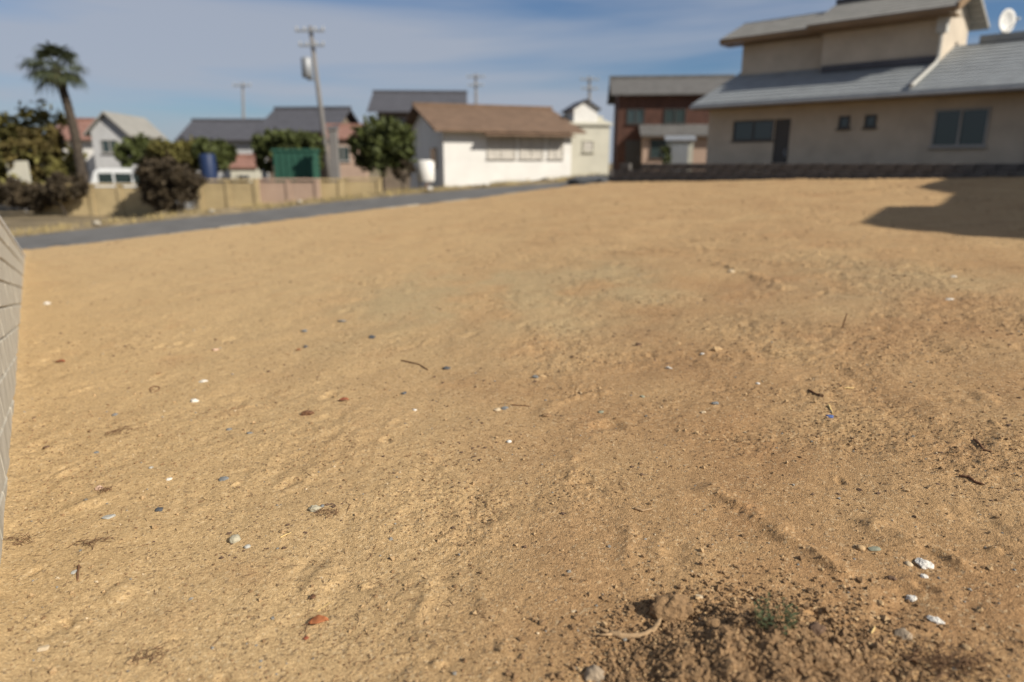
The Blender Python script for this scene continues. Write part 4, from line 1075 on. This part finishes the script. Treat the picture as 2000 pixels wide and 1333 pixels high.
# ------------------------------------------------------------------ small things lying on the soil (x, y in metres on the lot)
def stone_mesh(name, l, w, h, seed, angular=0.6, sub=2, m=None):
    bm = bmesh.new(); bmesh.ops.create_icosphere(bm, subdivisions=sub, radius=1.0)
    r = random.Random(seed)
    planes = [(Vector((r.gauss(0, 1), r.gauss(0, 1), r.gauss(0, 1))).normalized(), r.uniform(0.55, 0.9)) for _ in range(9)]
    off = Vector((r.uniform(0, 50), r.uniform(0, 50), r.uniform(0, 50)))
    from mathutils import noise as mn
    for v in bm.verts:
        c = v.co.copy()
        for n, d in planes:
            e = c.dot(n)-d
            if e > 0: c -= n*e*angular
        c *= 1+0.22*mn.noise(c*1.6+off)+0.10*mn.noise(c*4+off)
        v.co = Vector((c.x*l*.56, c.y*w*.56, c.z*h*.56))
    me = bpy.data.meshes.new(name); bm.to_mesh(me); bm.free(); me.materials.append(m)
    me.polygons.foreach_set('use_smooth', [angular < 0.5]*len(me.polygons))
    return me
for k, (nm, x, y, l, w, hf, rot, mt, lab, cat) in enumerate(STONES):
    ang = 0.35 if 'pebble' in nm and 'slate' not in nm else 0.85
    l, w = l*0.9, w*0.85; h = max(l, w)*hf*0.8
    sub = 3 if max(l, w) > 0.035 or nm in ('plaster_lump', 'concrete_fragment') else 2
    me = stone_mesh(nm, l, w, h, 100+k, ang, sub, M[mt])
    o = bpy.data.objects.new(nm, me); COL.objects.link(o)
    o.location = (x, y, soil_z(x, y)+h*0.10)
    o.rotation_euler = (RNG.uniform(-.12, .12), RNG.uniform(-.12, .12), math.radians(rot))
    tag(o, lab, cat)
    if nm in ('plaster_lump', 'concrete_fragment', 'bark_fragment', 'soil_clod'):
        tx = bpy.data.textures.new(nm+'_lumps', 'CLOUDS'); tx.noise_scale = max(l, w)*0.22
        o.modifiers.new('subd', 'SUBSURF').levels = 1; o.modifiers['subd'].render_levels = 1
        dm = o.modifiers.new('lumps', 'DISPLACE'); dm.texture = tx; dm.strength = max(l, w)*0.16; dm.texture_coords = 'LOCAL'

# broken clod on the mound with a hollow at its left
cl = stone_mesh('soil_clod', 0.125, 0.10, 0.085, 777, 0.9, 4, M['clod'])
o = bpy.data.objects.new('soil_clod', cl); COL.objects.link(o)
o.location = (0.485, 1.80, soil_z(0.485, 1.80)+0.028); tag(o, 'big broken clod standing up at the top left of the soil mound', 'clod')
tx = bpy.data.textures.new('clod_lumps', 'CLOUDS'); tx.noise_scale = 0.022
dm = o.modifiers.new('lumps', 'DISPLACE'); dm.texture = tx; dm.strength = 0.020; dm.texture_coords = 'LOCAL'
_cr = random.Random(5)
for k, lab in enumerate(('brown clod in the middle of the soil mound, left of the weed', 'dark clod at the far right slope of the soil mound')):
    cx, cy = ((0.585,1.70),(0.86,1.66))[k]
    me = stone_mesh('soil_clod', 0.045, 0.04, 0.032, 800+k, 0.6, 3, M['clod' if k != 1 else 'darkclod'])
    o = bpy.data.objects.new('soil_clod', me); COL.objects.link(o); o.location = (cx, cy, soil_z(cx, cy)+0.010); tag(o, lab, 'clod')
    dm = o.modifiers.new('lumps', 'DISPLACE'); dm.texture = tx; dm.strength = 0.010; dm.texture_coords = 'LOCAL'

for nm, pts, r, mt, lab, cat in STICKS:
    n = len(pts); P3 = []
    r = min(r, 0.010 if nm == 'root_stick' else 0.006)
    up = 'upright' in lab and 'tiny' in lab
    for i, (x, y) in enumerate(pts):
        z = soil_z(x, y)+r*0.6+(0.02 if nm == 'root_stick' and i == n-1 else 0)
        if up: x = pts[0][0]+0.01*i; y = pts[0][1]; z = soil_z(x, y)+0.05*i
        P3.append(Vector((x, y, z)))
    fine = []
    for i in range(n-1):
        for k in range(5):
            q = P3[i].lerp(P3[i+1], k/5); fine.append(q+Vector((RNG.uniform(-1, 1), RNG.uniform(-1, 1), RNG.uniform(-.5, 1)))*r*0.22)
    fine.append(P3[-1])
    o0 = fine[0].copy()
    rad = [r*(1-0.35*i/len(fine))*RNG.uniform(.82, 1.12) for i in range(len(fine))]
    rad[0] *= 0.6; rad[-1] *= 0.4
    mb = MB().tube([q-o0 for q in fine], rad, 9)
    if nm == 'root_stick':
        mb.tube([fine[1]-o0, fine[1]-o0+Vector((-0.03, 0.012, 0.006)), fine[1]-o0+Vector((-0.045, 0.014, 0.002))], [r*.6, r*.4, r*.1], 7)
        mb.tube([fine[2]-o0, fine[2]-o0+Vector((-0.035, -0.008, 0.004)), fine[2]-o0+Vector((-0.052, -0.004, 0.0))], [r*.5, r*.35, r*.1], 7)
    o = mb.build(nm, M[mt], None, True); o.location = o0; tag(o, lab, cat)

for nm, x, y, l, w, rot, mt, lab, cat in LEAVES:
    mb = MB(); N = 9; r2 = random.Random(int(l*1e5)); rows = []
    for i in range(N+1):
        t = i/N; hw = w*0.5*math.sin(math.pi*min(1, t*1.02))**0.75*(1+r2.uniform(-.16, .16))
        zc = 0.10*l*math.sin(t*3)+r2.uniform(-.02, .02)*l
        n = len(mb.v); xx = (t-.5)*l
        mb.v += [(xx, -hw, zc+0.10*l), (xx, 0, zc), (xx, hw, zc+0.13*l)]
        if i:
            for k in (0, 1): mb.f.append((n-3+k, n+k, n+k+1, n-2+k))
    o = mb.build(nm, M[mt], None, True)
    so = o.modifiers.new('solid', 'SOLIDIFY'); so.thickness = 0.0008
    stalk = MB().tube([(-.5*l, 0, .02*l), (-.68*l, -.03*l, .05*l), (-.8*l, -.02*l, .02*l)], 0.0012, 5).build('stalk', M['bark'], o)
    o.location = (x, y, soil_z(x, y)+0.004); o.rotation_euler = (0.05, -0.05, math.radians(rot)); tag(o, lab, cat)

for k, (x, y, rr, lab) in enumerate(TUFTS):
    r2 = random.Random(40+k); mb = MB(); z0 = soil_z(x, y)
    for i in range(70 if rr > 0.1 else 26):
        a = r2.random()*6.28; q = rr*r2.random()**.7*0.8; px, py = q*math.cos(a), q*math.sin(a)*.7
        d = r2.random()*6.28; L = rr*r2.uniform(.3, .9); pts = []
        for j in range(4):
            d += r2.uniform(-.7, .7)
            X, Y = x+px, y+py
            pts.append((px, py, soil_z(X, Y)-z0+0.002+r2.random()*(0.014 if rr < .1 else .03)))
            px += math.cos(d)*L/3; py += math.sin(d)*L/3*.8
        mb.tube(pts, [.0011, .0012, .0009, .0004], 4)
    o = mb.build('root_tangle', M['root'], None); o.location = (x, y, z0); tag(o, lab, 'roots')

# green weed on the mound
wx, wy = 0.735, 1.645
wd = empty('weed', (wx, wy, soil_z(wx, wy)), 0, 'low green leafy weed growing on the soil mound', 'weed')
r2 = random.Random(77)
mb = MB(); leaves = MB()
for i in range(26):
    a = r2.random()*6.28; rr = r2.random()**.5*0.045
    p0 = Vector((rr*math.cos(a), rr*math.sin(a), -0.004)); hgt = r2.uniform(.03, .08)*(1.25 if i < 3 else 1)
    p1 = p0+Vector((math.cos(a)*.012+r2.uniform(-.01, .01), math.sin(a)*.012+r2.uniform(-.01, .01), hgt*.55)); p2 = p1+Vector((r2.uniform(-.012, .012), r2.uniform(-.012, .012), hgt*.45))
    mb.tube([p0, p1, p2], [.0012, .001, .0006], 5)
    for k in range(9):
        t = k/8; q = p0.lerp(p1, t*2) if t < .5 else p1.lerp(p2, t*2-1)
        az = k*2.4+r2.random(); L = r2.uniform(.007, .014); d = Vector((math.cos(az), math.sin(az), r2.uniform(.05, .7))).normalized()
        s = d.cross(Vector((0, 0, 1))).normalized()*L*.38
        leaves.quad(q, q+d*L*.5+s+Vector((0,0,.001)), q+d*L, q+d*L*.5-s+Vector((0,0,.001)))
mb.build('stems', M['weedstem'], wd, True)
tag(leaves.build('foliage', M['weed'], wd), kind='stuff')

# stones on the verge and rubble at the wall end
for k, (s, d, sz, lab) in enumerate(((1.6,.25,.16,'pale flat stone on the verge, nearest the left block wall'),(4.4,.20,.13,'pale stone on the verge, second from the left block wall'),(6.9,.22,.12,'pale stone on the verge below the tan garden wall'),(11.2,.30,.17,'bright white stone on the verge beside a dark stump'),(13.0,.30,.15,'white stone on the verge below the round tree'),(15.2,.45,.30,'long pale stone on the verge below the white building'))):
    x, y, z = lane_pt(s, lane_w(s)+d)
    me = stone_mesh('verge_stone', sz*1.4, sz, sz*.8, 900+k, .8, 2, M['white' if k in (3, 4) else 'edge'])
    o = bpy.data.objects.new('verge_stone', me); COL.objects.link(o); o.location = (x, y, z+.10); tag(o, lab, 'stone')
x, y, z = lane_pt(11.1, lane_w(11.1)+.38)
st = MB().tube([(0,0,-.05),(0.01,0,.08),(.02,.01,.22)], [.05,.04,.02], 8).tube([(0.01,0,.1),(.08,0,.2),(.17,.02,.24)], [.02,.015,.008], 6).build('stump', M['bark'], None, True)
st.location = (x, y, z+.06); tag(st, 'small dark stump sticking up behind the bright white verge stone', 'stump')
me = stone_mesh('dark_rubble_heap', 1.9, 0.9, 0.42, 955, .6, 3, M['darkslate'])
o = bpy.data.objects.new('dark_rubble_heap', me); COL.objects.link(o); o.location = (2.75, 23.2, 0.80); o.rotation_euler = (0, 0, .3); tag(o, 'dark blue grey heap where the lane meets the low dark wall', 'rubble')

# ------------------------------------------------------------------ loose crumbs, grit and litter nobody could count
rs = np.random.RandomState(9)
def scatter(n, y0, y1, power, dens):
    y = y0+(y1-y0)*rs.rand(n)**power
    x = (rs.rand(n)*1.62-0.80)*(y+0.45)
    inside = ((x-W0[0])*WN[0]+(y-W0[1])*WN[1] < -0.02)
    k = inside & (rs.rand(n) < dens(x, y))
    return x[k], y[k]
def crumbs(name, label, x, y, rad, m, flat=0.75, sink=0.15):
    n = len(x); z = soil_height(x, y)
    octv = np.array([(1,0,0),(-1,0,0),(0,1,0),(0,-1,0),(0,0,1),(0,0,-1)], float)
    octf = np.array([(0,2,4),(2,1,4),(1,3,4),(3,0,4),(2,0,5),(1,2,5),(3,1,5),(0,3,5)])
    # random rotation per crumb
    q = rs.normal(size=(n, 4)); q /= np.linalg.norm(q, axis=1)[:, None]
    w_, a, b, c = q.T
    R = np.stack([1-2*(b*b+c*c), 2*(a*b-c*w_), 2*(a*c+b*w_), 2*(a*b+c*w_), 1-2*(a*a+c*c), 2*(b*c-a*w_), 2*(a*c-b*w_), 2*(b*c+a*w_), 1-2*(a*a+b*b)], 1).reshape(n, 3, 3)
    # each crumb: a cube-octa blend of 14 points would be rounder; 6 jittered points keep it cheap
    v = octv[None]*rs.uniform(0.65, 1.25, (n, 6, 1))
    v = np.einsum('nij,nkj->nki', R, v)*rad[:, None, None]
    v[:, :, 2] *= flat
    v += np.stack([x, y, z+rad*sink], 1)[:, None, :]
    f = octf[None]+(np.arange(n)*6)[:, None, None]
    o = mesh_np(name, v.reshape(-1, 3), f.reshape(-1, 3), m, False)
    return tag(o, label, 'soil', None, 'stuff')
x, y = scatter(80000, 1.25, 7.0, 1.9, lambda x, y: 0.08+0.85*rough_zone(x, y)**1.5)
crumbs('soil_crumbs', 'loose brown soil crumbs strewn over the lot', x, y, np.clip(rs.lognormal(-5.75, 0.42, len(x)), .0012, .010), M['clod'])
x, y = scatter(34000, 1.25, 8.0, 1.8, lambda x, y: 0.25+0.5*rough_zone(x, y))
crumbs('sand_grains', 'loose pale coarse sand grains strewn over the lot', x, y, np.clip(rs.lognormal(-5.95, 0.38, len(x)), .001, .007), M['tan'])
n = 26000
a = rs.rand(n)*6.28; q = np.abs(rs.normal(size=n))*0.175; x = 0.66+1.35*q*np.cos(a); y = 1.50+q*np.sin(a)*1.05
crumbs('mound_crumbs', 'coarse gravelly crumbs heaped on the soil mound', x, y, np.clip(rs.lognormal(-5.25, 0.45, n), .002, .014), M['clod'], 0.85, 0.3)
n = 5000
a = rs.rand(n)*6.28; q = np.abs(rs.normal(size=n))*0.18; x = 0.62+1.3*q*np.cos(a); y = 1.50+q*np.sin(a)
crumbs('mound_grit', 'paler grit among the crumbs of the soil mound', x, y, np.clip(rs.lognormal(-5.5, 0.4, n), .002, .010), M['tan'], 0.85, 0.35)
n = 420
a = rs.rand(n)*6.28; q = np.abs(rs.normal(size=n))*0.17; x = 0.66+1.3*q*np.cos(a); y = 1.50+q*np.sin(a)
crumbs('mound_clods', 'thumb sized clods lying among the crumbs of the soil mound', x, y, np.clip(rs.lognormal(-4.5, 0.3, n), .008, .020), M['clod'], 0.85, 0.35)
x, y = scatter(1300, 1.3, 4.5, 1.3, lambda x, y: 0.25+0.6*rough_zone(x, y))
crumbs('near_clods', 'pea sized clods on the near soil', x, y, np.clip(rs.lognormal(-4.95, 0.35, len(x)), .004, .014), M['tan'], 0.9, 0.35)
x, y = scatter(1300, 1.3, 11.0, 1.5, lambda x, y: 0.5+0*x)
crumbs('white_grit', 'tiny white grit specks strewn over the lot', x, y, np.clip(rs.lognormal(-5.5, 0.4, len(x)), .0015, .009), M['cream'])
x, y = scatter(1500, 1.3, 11.0, 1.4, lambda x, y: 0.5+0*x)
crumbs('grey_grit', 'tiny grey grit specks strewn over the lot', x, y, np.clip(rs.lognormal(-5.3, 0.4, len(x)), .0015, .011), M['grit'])
x, y = scatter(16000, 2.6, 17.0, 1.25, lambda x, y: 0.12+0.75*rough_zone(x, y)*sstep(-0.2, 0.5, gnoise(x*0.6+30, y*0.6)))
crumbs('dark_clods', 'scattered dark clods on the middle and far soil', x, y, np.clip(rs.lognormal(-4.9, 0.45, len(x)), .003, .022)*(0.5+0.07*y), M['clod'], 0.6, 0.05)
# fibres
x, y = scatter(9000, 2.2, 15.0, 1.3, lambda x, y: 0.06+0.8*sstep(0.05, 0.45, gnoise(x*0.8+40, y*0.8)+0.5*gnoise(x*2.6, y*2.6)))
crumbs('dark_bits', 'small dark bits of bark and root in drifts on the soil', x, y, np.clip(rs.lognormal(-5.2, 0.5, len(x)), .002, .014)*(0.7+0.10*y), M['darkclod'], 0.45, 0.1)
x, y = scatter(30000, 1.3, 15.0, 1.7, lambda x, y: 0.15+0.6*sstep(0.0, 0.5, gnoise(x*1.1+20, y*1.1)))
n = len(x); L = np.clip(rs.lognormal(-4.3, 0.6, n), .005, .07)*(0.8+0.08*y); a = rs.rand(n)*6.28; w_ = rs.uniform(.0004, .0012, n)*(0.8+0.22*y)
xe, ye = x+np.cos(a)*L, y+np.sin(a)*L
z0 = soil_height(x, y)+.0015; z1 = soil_height(xe, ye)+.002+rs.rand(n)*.005
nx, ny = -np.sin(a)*w_, np.cos(a)*w_
v = np.stack([np.stack([x-nx, y-ny, z0], 1), np.stack([x+nx, y+ny, z0], 1), np.stack([xe+nx*.4, ye+ny*.4, z1], 1), np.stack([xe-nx*.4, ye-ny*.4, z1], 1),
              np.stack([(x+xe)/2, (y+ye)/2, (z0+z1)/2+.0016], 1)], 1).reshape(-1, 3)
ti = np.array([(0,1,4),(1,2,4),(2,3,4),(3,0,4)]); f = (ti[None]+(np.arange(n)*5)[:, None, None]).reshape(-1, 3)
tag(mesh_np('plant_litter', v, f, M['root'], False), 'fine dry root and stalk litter on the soil', 'litter', None, 'stuff')
